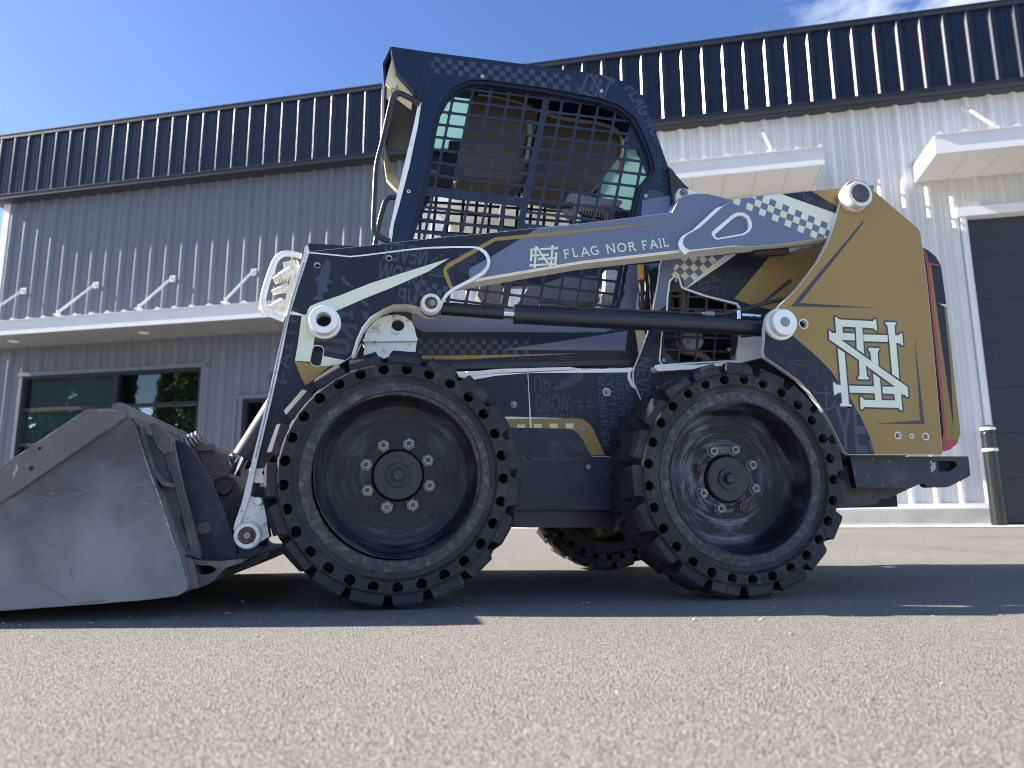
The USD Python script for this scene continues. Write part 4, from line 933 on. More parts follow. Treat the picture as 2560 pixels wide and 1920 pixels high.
for v, a, b, y in (('c2', 750, 765, .60), ('c2', 1335, 845, .68)):
    obj('button', lathe([(0, -.004), (.006, -.003), (.009, .002), (0, .002)], at(v, a, b, y), 16), 'cushion', seat)
pad('headliner', 'c2', [(1060, 425), (1240, 450), (1600, 490), (1790, 590), (1800, 700), (1700, 640), (1500, 590), (1240, 550), (1110, 480)], .95, .1, 'headliner', cab)
obj('inner_wall', cat([box(.05, 1.02, YF - .03, YF - .002, 1.42, 2.0)][:0] + [ext(poly('c2', [(640, 400), (1850, 520), (1560, 1050), (1480, 1090), (560, 1010)], 1.10), 1.10, .04)]), 'dark', cab, smooth=False)
obj('grab_bar', tube([at('c2', *q, .60) for q in ((1130, 600), (1135, 700), (1120, 790), (1110, 880))], .012, 14), 'soffit_grey', cab)
obj('lap_bar', tube([at('c2', *q, .58) for q in ((1200, 700), (1150, 960), (1150, 1070), (1200, 1140), (1300, 1165), (1420, 1160))], .013, 14), 'hose_black', cab)
obj('lap_bar', tube([at('c2', *q, .60) for q in ((1130, 700), (1110, 830), (1130, 960), (960, 1150), (950, 1330))], .010, 12), 'hose_black', cab)
obj('armrest', cat([ext(poly('c2', [(1395, 1090), (1430, 1068), (1480, 1080), (1500, 1095), (1745, 1125), (1758, 1138), (1738, 1165), (1700, 1160), (1500, 1150), (1480, 1165), (1440, 1210), (1420, 1225), (1390, 1180), (1370, 1140)], .60, .004), .60, .07)]), 'soffit_grey', seat)
hel = []
A, Bq = at('c2', 1465, 1185, .585), at('c2', 1665, 1235, .585)
ax = (Bq - A) / np.linalg.norm(Bq - A); e1_ = np.cross(ax, [0, 1, 0]); e1_ /= np.linalg.norm(e1_); e2_ = np.cross(ax, e1_)
for t in np.linspace(0, 1, 150):
    hel.append(A + (Bq - A) * t + .0135 * (math.cos(t * 2 * math.pi * 11) * e1_ + math.sin(t * 2 * math.pi * 11) * e2_))
obj('coil_spring', tube(hel, .0024, 8, 0), 'cushion_light', seat)
obj('spring_bracket', ext(poly('c2', [(1690, 1215), (1735, 1170), (1800, 1205), (1800, 1250), (1690, 1250)], .57), .57, .02), 'dark', seat, smooth=False)
obj('seat_belt', tube([at('c2', *q, .90) for q in ((1735, 820), (1745, 880), (1730, 930), (1722, 950))], .006, 6), 'orange_belt', seat)
obj('seat_base', cat([ext(poly('c6', [(600, 470), (800, 470), (830, 640), (240, 690), (330, 560)], .66), .66, .3)]), 'soffit_grey', seat, smooth=False)
obj('control_boot', ext(poly('c6', [(10, 520), (130, 470), (160, 560), (140, 680), (30, 690), (-20, 600)], .60, .004), .60, .08), 'cushion_light', cab)
obj('cab_floor', box(.02, 1.02, YK + .05, YF - .005, .70, .74), 'dark', cab, smooth=False)
obj('rear_bulkhead', box(1.03, 1.06, YK + .05, YF - .005, .74, 1.30), 'dark', cab, smooth=False)
q = ext(poly('c6', [(870, 430), (965, 425), (945, 690), (860, 690)], .75), .75, .05); obj('inner_panel', q, 'cream_steel', cab, smooth=False)
# side console lettering and plate at the front of the cab
obj('control_panel', ext(poly('c2', [(430, 870), (520, 880), (640, 890), (630, 985), (520, 980), (420, 960)], .52), .52, .06), 'dark', cab, smooth=False)
# visor lamps
def lamp(pts, Y, t, f=lambda m: m):
    obj('work_light', f(ext(poly('c2', pts, Y), Y, t)), 'lamp_cream', cab, smooth=False)
VP_ = [(216, 165), (238, 248), (246, 300), (300, 345), (354, 396), (352, 432), (300, 395), (245, 352), (240, 372), (205, 376), (170, 345), (176, 310)]
lamp(VP_, YK + .030, .10)
lamp([(150, 790), (168, 790), (205, 880), (262, 1000), (256, 1062), (232, 1040), (180, 985)], WID - YK - .03, .04)
obj('visor', cat([ext(poly('c2', [(205, 97), (152, 212), (157, 300), (163, 372), (174, 372), (170, 300), (168, 225), (214, 112)], YK + .046), YK + .046, WID - 2 * YK - .092)]), 'navy_cab', cab, smooth=False)
obj('grab_handle', tube([at('c2', *q, YK - .015) for q in ((400, 478), (372, 462), (300, 425), (262, 410), (235, 418), (216, 450), (190, 560), (150, 740), (112, 900), (100, 1100), (92, 1290), (98, 1335), (125, 1365), (165, 1388), (200, 1402))], .0115, 14, 4), 'black_steel', cab)
obj('grab_handle', tube([at('c2', *q, YK + .12) for q in ((240, 1108), (200, 1108), (175, 1125), (158, 1165), (130, 1270), (105, 1400), (90, 1480))], .0105, 12, 4), 'black_steel', cab)
obj('front_pillar', mirror(ext(poly('c2', [(388, 482), (440, 470), (420, 640), (250, 1412), (188, 1412), (240, 1120)], YK), YK, .06)), 'navy_cab', cab, smooth=False)
# hinge pieces behind the cab
obj('cab_hinge', cat([ext(poly('c3', [(165, 960), (185, 975), (210, 1010), (255, 1060), (282, 1085), (240, 1085), (215, 1110), (205, 1170), (190, 1180)], YK - .02), YK - .02, .08)]), 'hose_black', LD)
hb = obj('hinge_bracket', ext(poly('c3', [(215, 1165), (212, 1110), (225, 1088), (255, 1084), (300, 1100), (330, 1108), (328, 1118), (290, 1120), (250, 1140), (222, 1165)], .26), .26, .02), 'white_paint', LD)
c = at('c3', 250, 1110, .26); obj('bolt', cat([lathe([(0, -.016), (.009, -.016), (.011, -.013), (.011, -.004), (0, -.004)], c, 6), lathe([(0, -.006), (.016, -.006), (.016, 0), (0, 0)], c, 20)]), 'nut_steel', hb, smooth=False)

# ------------------------------------------------------------------ bucket
bk_side = [(-1150, 1566), (-1190, 1604), (0, 1531), (600, 1491), (860, 1467), (1000, 1451), (1060, 1438), (1098, 1418), (1113, 1396), (1108, 1362), (1060, 1190), (1030, 1125), (960, 900), (870, 650), (800, 440), (765, 378), (745, 338), (722, 322), (700, 321), (680, 331), (515, 335), (0, 680)]
bs = poly('c4', bk_side, YB)
BW = WID - 2 * YB
bkt = obj('bucket', ext(sg.LineString(px('c4', [(688, 326), (722, 327), (745, 345), (790, 432), (866, 654), (954, 905), (1024, 1130), (1052, 1195), (1098, 1365), (1090, 1405), (1040, 1436), (860, 1459), (0, 1524), (-1180, 1597)], YB)).buffer(.006, cap_style=2, join_style=1), YB + .013, BW - .026), 'steel_bucket', LD)
obj('bucket_side', ext(bs, YB, .0125), 'steel_bucket', bkt)
obj('bucket_side', mirror(ext(bs, YB, .0125)), 'steel_bucket', bkt)
band = poly('c4', [(-1150, 1566), (-1140, 1590), (-600, 1330), (0, 888), (80, 840), (545, 518), (750, 380), (742, 345), (700, 334), (680, 333), (515, 338), (0, 683)], YB - .009)
bb = band.difference(holes_at('c4', [(235, 571, .0052), (184, 690, .0068)], YB - .009))
obj('edge_plate', ext(bb, YB - .009, .009), 'steel_brown', bkt)
obj('weld_bead', tube([at('c4', *q, YB - .003) for q in ((-600, 1336), (0, 894), (80, 846), (300, 690), (545, 524), (752, 384))], .0042, 8, 8), 'steel_dark', bkt)
obj('cutting_edge', ext(sg.LineString(px('c4', [(-700, 1573), (-1260, 1612)], YB)).buffer(.009, cap_style=2), YB, BW), 'steel_brown', bkt)
obj('top_lip', ext(sg.LineString(px('c4', [(684, 325), (702, 318), (724, 319), (744, 335), (764, 378)], YB)).buffer(.0085, cap_style=1, join_style=1), YB - .004, BW + .008), 'steel_brown', bkt)
obj('heel_plate', ext(poly('c4', [(1062, 1196), (1140, 1232), (1165, 1320), (1175, 1395), (1112, 1410), (1106, 1362)], YB + .03), YB + .03, BW - .06), 'steel_brown', bkt)
def wear(mat, v, pts, w0, Y, seed):       # a scrape or run of rust with a ragged edge
    g = np.random.default_rng(seed); P = spline([(a, b, 0) for a, b in pts], 10)[:, :2]; t = np.gradient(P, axis=0); t /= np.linalg.norm(t, axis=1)[:, None]; nn = np.c_[-t[:, 1], t[:, 0]]
    env = np.sin(np.linspace(.12, math.pi - .12, len(P))) * w0
    A, B_ = P + nn * (env * g.uniform(.35, 1, len(P)))[:, None], P - nn * (env * g.uniform(.35, 1, len(P)))[:, None]
    obj('wear_mark', ext(poly(v, list(map(tuple, A)) + list(map(tuple, B_[::-1])), Y), Y - .0004, .0006), mat, bkt, smooth=False)


wear('rust_stain', 'c4', [(362, 1055), (372, 1120), (385, 1190), (405, 1230)], 8, YB, 1); wear('rust_stain', 'c4', [(412, 1270), (425, 1320), (438, 1365)], 6, YB, 2)
wear('rust_stain', 'c4', [(175, 1285), (230, 1360), (310, 1410), (380, 1455), (400, 1480)], 9, YB, 3); wear('rust_stain', 'c4', [(440, 1490), (520, 1484), (640, 1470)], 10, YB, 4)
wear('bare_steel', 'c4', [(802, 446), (866, 652), (956, 902), (1026, 1128), (1055, 1192), (1104, 1365)], 5, YB, 5)
wear('bare_steel', 'c4', [(95, 660), (100, 690), (82, 725), (75, 765)], 11, YB - .009, 6); wear('bare_steel', 'c4', [(540, 345), (640, 345), (700, 352)], 4, YB - .009, 7)
wear('bare_steel', 'c4', [(-40, 708), (120, 605), (300, 484), (510, 342)], 4, YB - .009, 8)
gw = np.random.default_rng(21)
for k in range(22):                       # short scratches
    x, y = gw.uniform(0, 1000), gw.uniform(700, 1440); L_, a_ = gw.uniform(25, 120), gw.normal(.15, .35)
    if x + L_ > 820 + (y - 440) * .27: continue
    wear('bare_steel', 'c4', [(x, y), (x + L_ * .5, y + L_ * .5 * math.sin(a_) + gw.uniform(-4, 4)), (x + L_, y + L_ * math.sin(a_))], gw.uniform(1.0, 1.9), YB, 30 + k)
# rails on the back of the bucket, seen running away from the camera
obj('back_rail', ext(poly('c4', [(815, 420), (830, 440), (905, 690), (970, 765), (1015, 775), (1010, 800), (960, 790), (890, 705)], YB + .012), YB + .014, .05), 'steel_dark', bkt)
obj('gusset', ext(poly('c4', [(882, 424), (926, 419), (944, 440), (1010, 512), (1016, 588), (972, 606), (930, 560), (905, 500)], .02, .003), .02, .05), 'steel_dark', bkt)
obj('rear_flange', ext(poly('c4', [(838, 468), (900, 500), (1028, 545), (1082, 800), (1150, 1040), (1190, 1195), (1185, 1225), (1120, 1205), (1062, 1185), (1030, 1118), (962, 895), (876, 655)], .035), .035, .02), 'steel_dark', bkt, smooth=False)
for q in ([(985, 620), (1030, 760), (1085, 960), (1135, 1170)], [(930, 560), (985, 620), (1000, 700)]):
    obj('weld_bead', tube([at('c4', a, b, .034) for a, b in q], .0045, 8), 'steel_dark', bkt)
obj('rail_slot', ext(poly('c4', [(1062, 985), (1082, 985), (1112, 1072), (1096, 1076)], .0345), .0335, .001), 'dark', bkt, smooth=False)
stp = poly('c4', [(1075, 1195), (1120, 1222), (1190, 1236), (1300, 1240), (1436, 1226), (1446, 1236), (1430, 1250), (1345, 1275), (1310, 1305), (1275, 1345), (1240, 1372), (1165, 1404), (1110, 1400)], .01)
sth = poly('c4', [(1125, 1248), (1170, 1262), (1255, 1266), (1282, 1285), (1272, 1302), (1235, 1318), (1185, 1320), (1165, 1300)], .01, .003)
obj('step_lip', ext(stp.difference(sth), .01, BW - .2), 'steel_dark', bkt)
obj('belly_bar', ext(poly('c4', [(1400, 1238), (1560, 1182), (1592, 1180), (1600, 1196), (1560, 1232), (1480, 1275), (1180, 1392), (1260, 1330), (1330, 1285)], .30), .30, 1.1), 'steel_dark', bkt, smooth=False)
qa = obj('attachment_plate', ext(poly('c4', [(1040, 520), (1088, 533), (1122, 560), (1160, 612), (1252, 770), (1335, 960), (1388, 1130), (1408, 1236), (1212, 1216), (1190, 1200), (1170, 1140), (1075, 790), (1035, 620)], .13), .13, .016), 'frame_navy', LD)
obj('plate_back', ext(poly('c4', [(1030, 540), (1065, 540), (1215, 1200), (1178, 1200)], .146), .147, WID - .294), 'steel_dark', qa, smooth=False)
c = at('c4', 1205, 1045, .13)
obj('plate_latch', cat([lathe([(0, -.006), (.017, -.006), (.020, -.003), (.020, .001), (0, .001)], c, 24), ext(poly('c4', [(1168, 1030), (1205, 1020), (1205, 1072), (1185, 1078)], .125), .125, .006)]), 'steel_brown', qa)
obj('link_plate', ext(poly('c4', [(1245, 778), (1275, 752), (1330, 738), (1375, 745), (1405, 780), (1432, 880), (1420, 1000), (1405, 1240), (1330, 1235), (1290, 900)], .45), .45, .03), 'steel_dark', qa)
obj('link_plate', ext(poly('c4', [(1245, 778), (1275, 752), (1330, 738), (1375, 745), (1405, 780), (1432, 880), (1420, 1000), (1405, 1240), (1330, 1235), (1290, 900)], .45), 1.2, .03), 'steel_dark', qa)
c = at('c4', 1330, 800, .445); obj('link_pin', lathe([(0, -.012), (.026, -.012), (.028, -.008), (.028, .004), (0, .004)], c, 28), 'steel_dark', qa)
for (va, y0) in (((1085, 545, 1185, 505), .36), ((1350, 660, 1395, 625), 1.05)):
    A, Bq = at('c4', va[0], va[1], y0), at('c4', va[2], va[3], y0); ax = (Bq - A) / np.linalg.norm(Bq - A); f1_ = np.cross(ax, [0, 1, 0]); f1_ /= np.linalg.norm(f1_); f2_ = np.cross(ax, f1_)
    hel = [A + (Bq - A) * t + .020 * (math.cos(t * 2 * math.pi * 4.5) * f1_ + math.sin(t * 2 * math.pi * 4.5) * f2_) for t in np.linspace(0, 1, 90)]
    obj('latch_spring', cat([tube(hel, .0052, 8, 0), cyl(A, Bq + (Bq - A) * .15, .009, 12)]), 'nut_steel', qa)
obj('latch_lever', cat([ext(poly('c4', [(1120, 565), (1180, 545), (1262, 548), (1268, 582), (1190, 585), (1130, 580)], .38), .38, .04), ext(poly('c4', [(1155, 585), (1255, 585), (1345, 620), (1370, 690), (1350, 735), (1255, 738), (1205, 715)], .42), .42, .03), ext(poly('c4', [(1262, 590), (1340, 605), (1350, 625), (1270, 612)], .44), .44, .04)]), 'steel_brown', qa)
tc0, tc1 = at('b8', 1325, 588, .50), at('b8', 1660, 60, .50)
tcy = obj('tilt_cylinder', cat([cyl(tc0, tc1, .039, 36), cyl(tc0, tc0 + (tc1 - tc0) * .02, .040, 36)]), 'steel_dark', LD)
obj('piston_rod', cyl(tc0, at('b8', 1250, 745, .50), .0205, 28), 'chrome', tcy)

# ------------------------------------------------------------------ printed wrap graphics (thin vinyl on the plates)
def decp(par, name, p, Y, lay, mat, clip=None, t=.0005):
    if clip is not None:
        p = p.intersection(clip)
    if p.is_empty:
        return None
    if name.endswith(('graphic', 'wrap')) and hasattr(p, 'geoms'):
        for g in p.geoms:
            obj(name, ext(g, Y - .0004 * lay - .0003, t), mat, par, smooth=False)
        return None
    return obj(name, ext(p, Y - .0004 * lay - .0003, t), mat, par, smooth=False)


def tm_poly(text, bold=True, spread=1.0):      # lettering as a flat outline, capitals 1 high
    m = meshkit.text_mesh(text, 1.0, .002, bold=bold); v, f = np.array(m.vertices), np.array(m.faces)
    top = v[f][:, :, 2].min(1) > .0015
    tri = [sg.Polygon(t[:, :2]) for t in v[f[top]]]
    return unary_union([t.buffer(.002) for t in tri if t.area > 1e-7])


def text_dec(par, text, v, p0, p1, h, Y, lay, mat, clip=None, flipx=False, flipy=False, name='printed_lettering', bold=True):
    """Lettering whose baseline runs from p0 to p1 in the view v; h = cap height there, in the view's own units."""
    P = tm_poly(text, bold); x0, y0, x1, y1 = P.bounds
    A, B = at(v, *p0, Y)[[0, 2]], at(v, *p1, Y)[[0, 2]]; d = B - A; w = np.linalg.norm(d); d = d / w; n = np.array([-d[1], d[0]])
    hm = h * VIEW[v][2] / FPX * np.linalg.norm(at(v, *p0, Y) - CAM)
    sx, sy = w / (x1 - x0), hm
    if flipx: a, xo = -sx, w + x0 * sx
    else: a, xo = sx, -x0 * sx
    b, yo = (-sy, hm) if flipy else (sy, 0.0)
    M = [d[0] * a, n[0] * b, d[1] * a, n[1] * b, A[0] + d[0] * xo + n[0] * yo, A[1] + d[1] * xo + n[1] * yo]
    return decp(par, name, affinity.affine_transform(P, M).buffer(0), Y, lay, mat, clip)


def quads(v, o, u, w, idx, Y):
    o, u, w = map(np.array, (o, u, w)); ps = []
    for i, j in idx:
        c = o + u * i + w * j
        ps.append(poly(v, [c - u / 2 - w / 2, c + u / 2 - w / 2, c + u / 2 + w / 2, c - u / 2 + w / 2], Y).buffer(-.0004))
    return unary_union(ps)


def stroke(v, pts, wd, Y):                 # a printed line
    s = wd * VIEW[v][2] / FPX * 2.5
    return sg.LineString(px(v, pts, Y)).buffer(s / 2, cap_style=2, join_style=2)


# monogram, in its own units
LG = [[(175, 362), (205, 385), (218, 402), (275, 402), (258, 182), (283, 180), (300, 208), (330, 216), (785, 240), (805, 212), (827, 210), (842, 372), (820, 366), (800, 342), (780, 337), (635, 326), (642, 396), (640, 420), (662, 690), (560, 622), (545, 322), (360, 315), (366, 400), (530, 410), (535, 505), (345, 498), (765, 797), (1262, 1150), (1273, 1285), (1245, 1284), (1225, 1256), (1170, 1250), (1190, 1470), (1160, 1470), (1135, 1437), (665, 1424), (640, 1456), (614, 1455), (603, 1285), (635, 1290), (660, 1325), (815, 1329), (808, 1235), (464, 1225), (455, 1130), (800, 1139), (785, 960), (878, 1026), (905, 1330), (1088, 1333), (1080, 1245), (920, 1238), (914, 1144), (1092, 1146), (684, 850), (590, 776), (180, 490)],
      [(955, 250), (1105, 255), (1103, 280), (1082, 298), (1090, 432), (1138, 436), (1160, 410), (1187, 410), (1202, 572), (1178, 570), (1160, 546), (1104, 540), (1147, 1034), (1050, 973), (1012, 540), (985, 305), (957, 278)],
      [(650, 422), (985, 432), (988, 526), (655, 515)],
      [(720, 605), (870, 612), (870, 640), (846, 662), (863, 862), (765, 797), (745, 662), (722, 640)],
      [(590, 776), (600, 990), (576, 1012), (578, 1040), (728, 1044), (726, 1016), (700, 1002), (684, 850)],
      [(296, 612), (392, 676), (452, 1382), (486, 1392), (488, 1418), (330, 1412), (332, 1386), (358, 1366), (348, 1226), (300, 1226), (272, 1256), (246, 1256), (233, 1085), (258, 1088), (280, 1116), (340, 1120)]]
LGP = unary_union([sg.Polygon(q).buffer(0) for q in LG])


def logo_at(v, Y, M):                      # M maps monogram units to the view
    f = lambda P: sg.Polygon(px(v, [(M[0] * a + M[1] * b + M[4], M[2] * a + M[3] * b + M[5]) for a, b in P.exterior.coords], Y), [px(v, [(M[0] * a + M[1] * b + M[4], M[2] * a + M[3] * b + M[5]) for a, b in r.coords], Y) for r in P.interiors]).buffer(0)
    return unary_union([f(g) for g in getattr(LGP, 'geoms', [LGP])])


def bolt_shape(v, c, s, ang, Y):
    P = [(-.1, -1), (.28, -.28), (.08, -.22), (.45, .35), (.2, .38), (.55, 1.05), (-.25, .22), (-.02, .2), (-.42, -.2), (-.2, -.24)]
    ca, sa = math.cos(ang), math.sin(ang)
    return poly(v, [(c[0] + s * (a * ca - b * sa), c[1] + s * (a * sa + b * ca)) for a, b in P], Y)


# --- rear upright (gold)
obj('gold_wrap', ext(tgc, YT - .0007, .0008), 'gold', tg, smooth=False); tb = tg
nav = poly('c7', [(60, 690), (100, 692), (160, 735), (222, 772), (300, 838), (352, 884), (396, 930), (440, 992), (490, 1062), (540, 1152), (578, 1236), (602, 1320), (420, 1330), (300, 1100), (60, 900)], YT)
decp(tb, 'navy_graphic', nav, YT, 1.4, 'navy', tgc)
for pts in ([(553, 238), (543, 262), (256, 622), (616, 645), (216, 638)], [(786, 788), (831, 1180), (597, 1178), (812, 1163)]):
    decp(tb, 'wedge_line', poly('c7', pts, YT), YT, 2.4, 'line_navy', tgc)
lgm = logo_at('L', YT, (1, 0, 0, 1, 0, 0))
decp(tb, 'monogram_outline', lgm.buffer(.0066, join_style=1), YT, 2.4, 'line_navy', tgc)
decp(tb, 'monogram', lgm, YT, 3.4, 'cream', tgc)
text_dec(tb, 'YES', 'c7', (432, 1306), (640, 1312), 190, YT, 2.4, 'navy_ghost', nav.intersection(tgc), flipx=False)
decp(tb, 'anchor_print', unary_union([stroke('c7', [(378, 1025), (378, 1112)], 9, YT), stroke('c7', [(333, 1036), (420, 1038)], 7, YT), stroke('c7', [(345, 1080), (352, 1105), (378, 1116), (405, 1104), (420, 1070)], 10, YT), sg.Point(*at('c7', 378, 1012, YT)[[0, 2]]).buffer(.009).difference(sg.Point(*at('c7', 378, 1012, YT)[[0, 2]]).buffer(.004))]), YT, 2.4, 'navy_ghost', nav.intersection(tgc))
for pts in ([(140, 830), (150, 880), (280, 890)], [(120, 800), (215, 805), (210, 770)], [(150, 830), (250, 835)], [(235, 905), (340, 915), (330, 960), (345, 1000)], [(205, 900), (240, 900), (300, 950), (260, 1010)]):
    decp(tb, 'outline_print', stroke('c7', pts, 2.2, YT), YT, 2.4, 'navy_ghost', nav.intersection(tgc))

# --- lift arm
bclip = beam.intersection(poly('f', [(700, 560), (2300, 400), (2300, 566), (2069, 593), (1850, 611), (1713, 624), (1453, 653), (1200, 696), (1090, 715), (900, 744), (700, 762)], YBM)).buffer(-.001)
decp(bm, 'slate_wrap', bclip, YBM, 0.6, 'slate')
decp(bm, 'navy_graphic', poly('i3', [(-1500, 1000), (0, 500), (1950, 700), (1830, 842), (1200, 1230), (900, 1405), (890, 1900), (-1500, 1900)], YBM), YBM, 1.6, 'navy', bclip)
GL = [(625, 1659), (560, 1500), (538, 1430), (555, 1370), (600, 1322), (1250, 961), (2212, 872), (3965, 717), (2212, 920), (1268, 1010), (622, 1380), (597, 1402), (595, 1440), (690, 1690)]
decp(bm, 'gold_stripe', poly('i3', GL, YBM), YBM, 2.6, 'gold', bclip)
# small monogram: the big one turned over its diagonal
decp(bm, 'monogram', logo_at('i3', YBM, (-.035, .318, .300, -.045, 1690, 1050)), YBM, 2.6, 'cream', bclip)
GLY = {'F': ([[(.15, 0), (.15, 1)], [(.15, .93), (.72, .93)], [(.15, .5), (.6, .5)]], [(.15, 0, 1), (.72, .86, 0), (.6, .46, 0)]),
       'L': ([[(.15, 0), (.15, 1)], [(.15, .07), (.72, .07)]], [(.15, 1, 1), (.72, .13, 0)]),
       'A': ([[(.06, 0), (.5, 1)], [(.5, 1), (.94, 0)], [(.24, .32), (.76, .32)]], [(.06, 0, 1), (.94, 0, 1)]),
       'N': ([[(.12, 0), (.12, 1)], [(.12, 1), (.88, 0)], [(.88, 0), (.88, 1)]], [(.12, 0, 1), (.88, 1, 1), (.1, 1, 1)]),
       'I': ([[(.5, 0), (.5, 1)]], [(.5, 0, 1), (.5, 1, 1)]),
       'R': ([[(.15, 0), (.15, 1)], [(.15, .93), (.5, .93), (.66, .87), (.72, .74), (.66, .6), (.5, .53), (.15, .53)], [(.45, .53), (.85, 0)]], [(.15, 0, 1), (.85, 0, 1)]),
       'O': ([[(.5 + .43 * math.cos(t), .5 + .46 * math.sin(t)) for t in np.linspace(0, 2 * math.pi, 33)]], []),
       'G': ([[(.5 + .43 * math.cos(t), .5 + .46 * math.sin(t)) for t in np.linspace(.75, 2 * math.pi - .55, 26)] + [(.88, .45)], [(.56, .45), (.92, .45)]], [])}


def glyph(ch, w):
    L, S = GLY[ch]; P = [sg.LineString([(a * w, b) for a, b in l]).buffer(.072, cap_style=2, join_style=2) for l in L]
    for a, b, hor in S:
        P.append(sg.box(a * w - .15, b - .03 if b < .5 else b - .035, a * w + .15, b + .035 if b < .5 else b + .03) if hor else sg.box(a * w - .035, b - .14, a * w + .035, b + .14))
    return unary_union(P)


A, B = at('i4', 462, 1249, YBM)[[0, 2]], at('i4', 1915, 1083, YBM)[[0, 2]]
d_ = (B - A) / np.linalg.norm(B - A); n_ = np.array([-d_[1], d_[0]]); k_ = np.linalg.norm(B - A) / 1462.
for ltr, a, b in (('F', 452, 545), ('L', 570, 655), ('A', 678, 795), ('G', 815, 932), ('N', 1032, 1152), ('O', 1180, 1306), ('R', 1336, 1442), ('F', 1528, 1622), ('A', 1638, 1748), ('I', 1756, 1818), ('L', 1830, 1918)):
    h = 118 * k_; g_ = affinity.affine_transform(glyph(ltr, (b - a) / 118.), [d_[0] * h, n_[0] * h, d_[1] * h, n_[1] * h, A[0] + d_[0] * (a - 462) * k_, A[1] + d_[1] * (a - 462) * k_])
    decp(bm, 'printed_letter', g_, YBM, 2.6, 'cream', bclip)
# ghost scribbles along the dark top of the arm
for t_, p0, p1 in (('NEVER', (1265, 190), (960, 230)),):
    text_dec(bm, t_, 'c5', (985, 240), (1285, 292), 128, YBM, 2.6, 'navy_ghost', bclip.intersection(poly('c5', [(900, 0), (1700, 0), (1700, 158), (1000, 195), (900, 205)], YBM)), flipx=True)

# rear gusset plate of the arm
YR = YBM - .012
rpo = poly('k5', [(640, 296), (735, 240), (812, 225), (1040, 198), (1210, 180), (1520, 150), (1830, 118), (2010, 104), (2060, 110), (2060, 500), (1690, 620), (1100, 700), (840, 712), (755, 704), (300, 757), (250, 790), (205, 742), (187, 690), (190, 650), (215, 610), (250, 585), (325, 545), (560, 325)], YR)
pin_in = poly('k5', [(550, 600), (556, 585), (742, 422), (790, 396), (838, 400), (876, 428), (893, 480), (890, 525), (868, 556), (825, 580), (585, 624), (562, 616)], YR)
pin_out = poly('k5', [(516, 580), (528, 556), (735, 382), (782, 364), (850, 370), (898, 406), (924, 468), (924, 515), (898, 560), (850, 592), (575, 642), (540, 622)], YR)
rp = obj('arm_gusset', ext(rpo.difference(pin_in), YR, .0125), 'white_paint', LD)
rclip = poly('k5', [(638, 302), (735, 243), (812, 227), (1040, 200), (1210, 182), (1520, 152), (1830, 120), (2010, 106), (2060, 112), (2060, 498), (1690, 618), (1100, 698), (842, 709), (755, 697), (300, 744), (268, 728), (240, 705), (230, 668), (238, 632), (270, 592), (335, 556), (405, 515)], YR)
decp(rp, 'slate_wrap', rclip.difference(pin_out), YR, 1, 'slate')
row2 = [(880, 200), (812, 170), (1210, 100), (1900, 200), (1900, 640), (1790, 590), (1055, 275)]
decp(rp, 'cream_graphic', poly('k5', [(893, 206), (1040, 198), (1210, 180), (1798, 384), (1790, 560), (1745, 568), (1055, 275)], YR), YR, 2, 'cream', rclip)
u_, v_ = (64.5, 27.6), (18.5, -62)
decp(rp, 'checker_print', quads('k5', (900, 312), u_, v_, [(i, j) for j in (0, 1) for i in range(-2, 16) if (i + j) % 2 == 0 and not (j == 1 and i < 0)], YR), YR, 2.5, 'cream_check', rclip)
decp(rp, 'checker_print', quads('k5', (900, 312), u_, v_, [(i, 2) for i in range(-1, 15, 2)], YR), YR, 3, 'slate', rclip)
nv = poly('k5', [(1208, 179), (1516, 149), (1800, 322), (1786, 384)], YR)
decp(rp, 'navy_graphic', nv, YR, 2, 'navy', rclip)
decp(rp, 'gold_graphic', poly('k5', [(1516, 149), (1860, 110), (1860, 340), (1800, 322)], YR), YR, 2, 'gold', rclip)
text_dec(rp, 'NEVER', 'k5', (1395, 180), (1650, 480), 74, YR, 3, 'navy_ghost', nv)

# --- slate hump behind the cab on the inside of the arm
obj('arm_hump', ext(poly('k5', [(90, 365), (130, 290), (190, 225), (270, 188), (360, 175), (440, 178), (560, 205), (735, 240), (640, 300), (560, 330), (330, 345)], YBM + .02), YBM + .02, .02), 'slate', bm)

# --- front plate
fcl = poly('c5', [(473, 203), (540, 208), (620, 216), (700, 224), (762, 231), (860, 221), (1000, 204), (1150, 185), (1300, 171), (1480, 166), (1610, 167), (1650, 178), (1685, 205), (1703, 235), (1708, 265), (1702, 292), (1668, 330), (1590, 378), (1470, 440), (1420, 480), (1390, 530), (1345, 612), (1295, 607), (1232, 573), (1195, 562), (1150, 557), (1060, 559), (985, 590), (900, 642), (843, 712), (805, 795), (768, 915), (640, 1000), (480, 1180), (330, 1400), (245, 1560), (170, 1690), (110, 1690), (116, 1640), (168, 1430), (226, 1180), (287, 900), (338, 640), (402, 420)], YA).intersection(fpo.buffer(-.0006))
fcl = fcl.difference(slotp.buffer(.0022)).difference(hf.buffer(.0012))
decp(fp, 'navy_wrap', fcl, YA, 1, 'navy')
decp(fp, 'slate_graphic', poly('i3', [(1300, 1165), (1200, 1230), (925, 1378), (898, 1420), (893, 1460), (905, 1510), (930, 1545), (1300, 1600)], YA), YA, 2, 'slate', fcl)
decp(fp, 'gold_stripe', poly('i3', GL, YA), YA, 3, 'gold', fcl)
spear = poly('c5', [(1447, 237), (1300, 330), (1050, 440), (850, 520), (690, 590), (640, 612), (600, 700), (520, 770), (497, 890), (575, 912), (690, 936), (740, 945), (700, 968), (560, 990), (560, 958), (380, 945), (402, 820), (425, 640), (462, 622), (468, 595), (484, 570), (530, 548), (690, 495), (900, 410), (1200, 315)], YA)
decp(fp, 'cream_graphic', spear, YA, 2, 'cream', fcl)
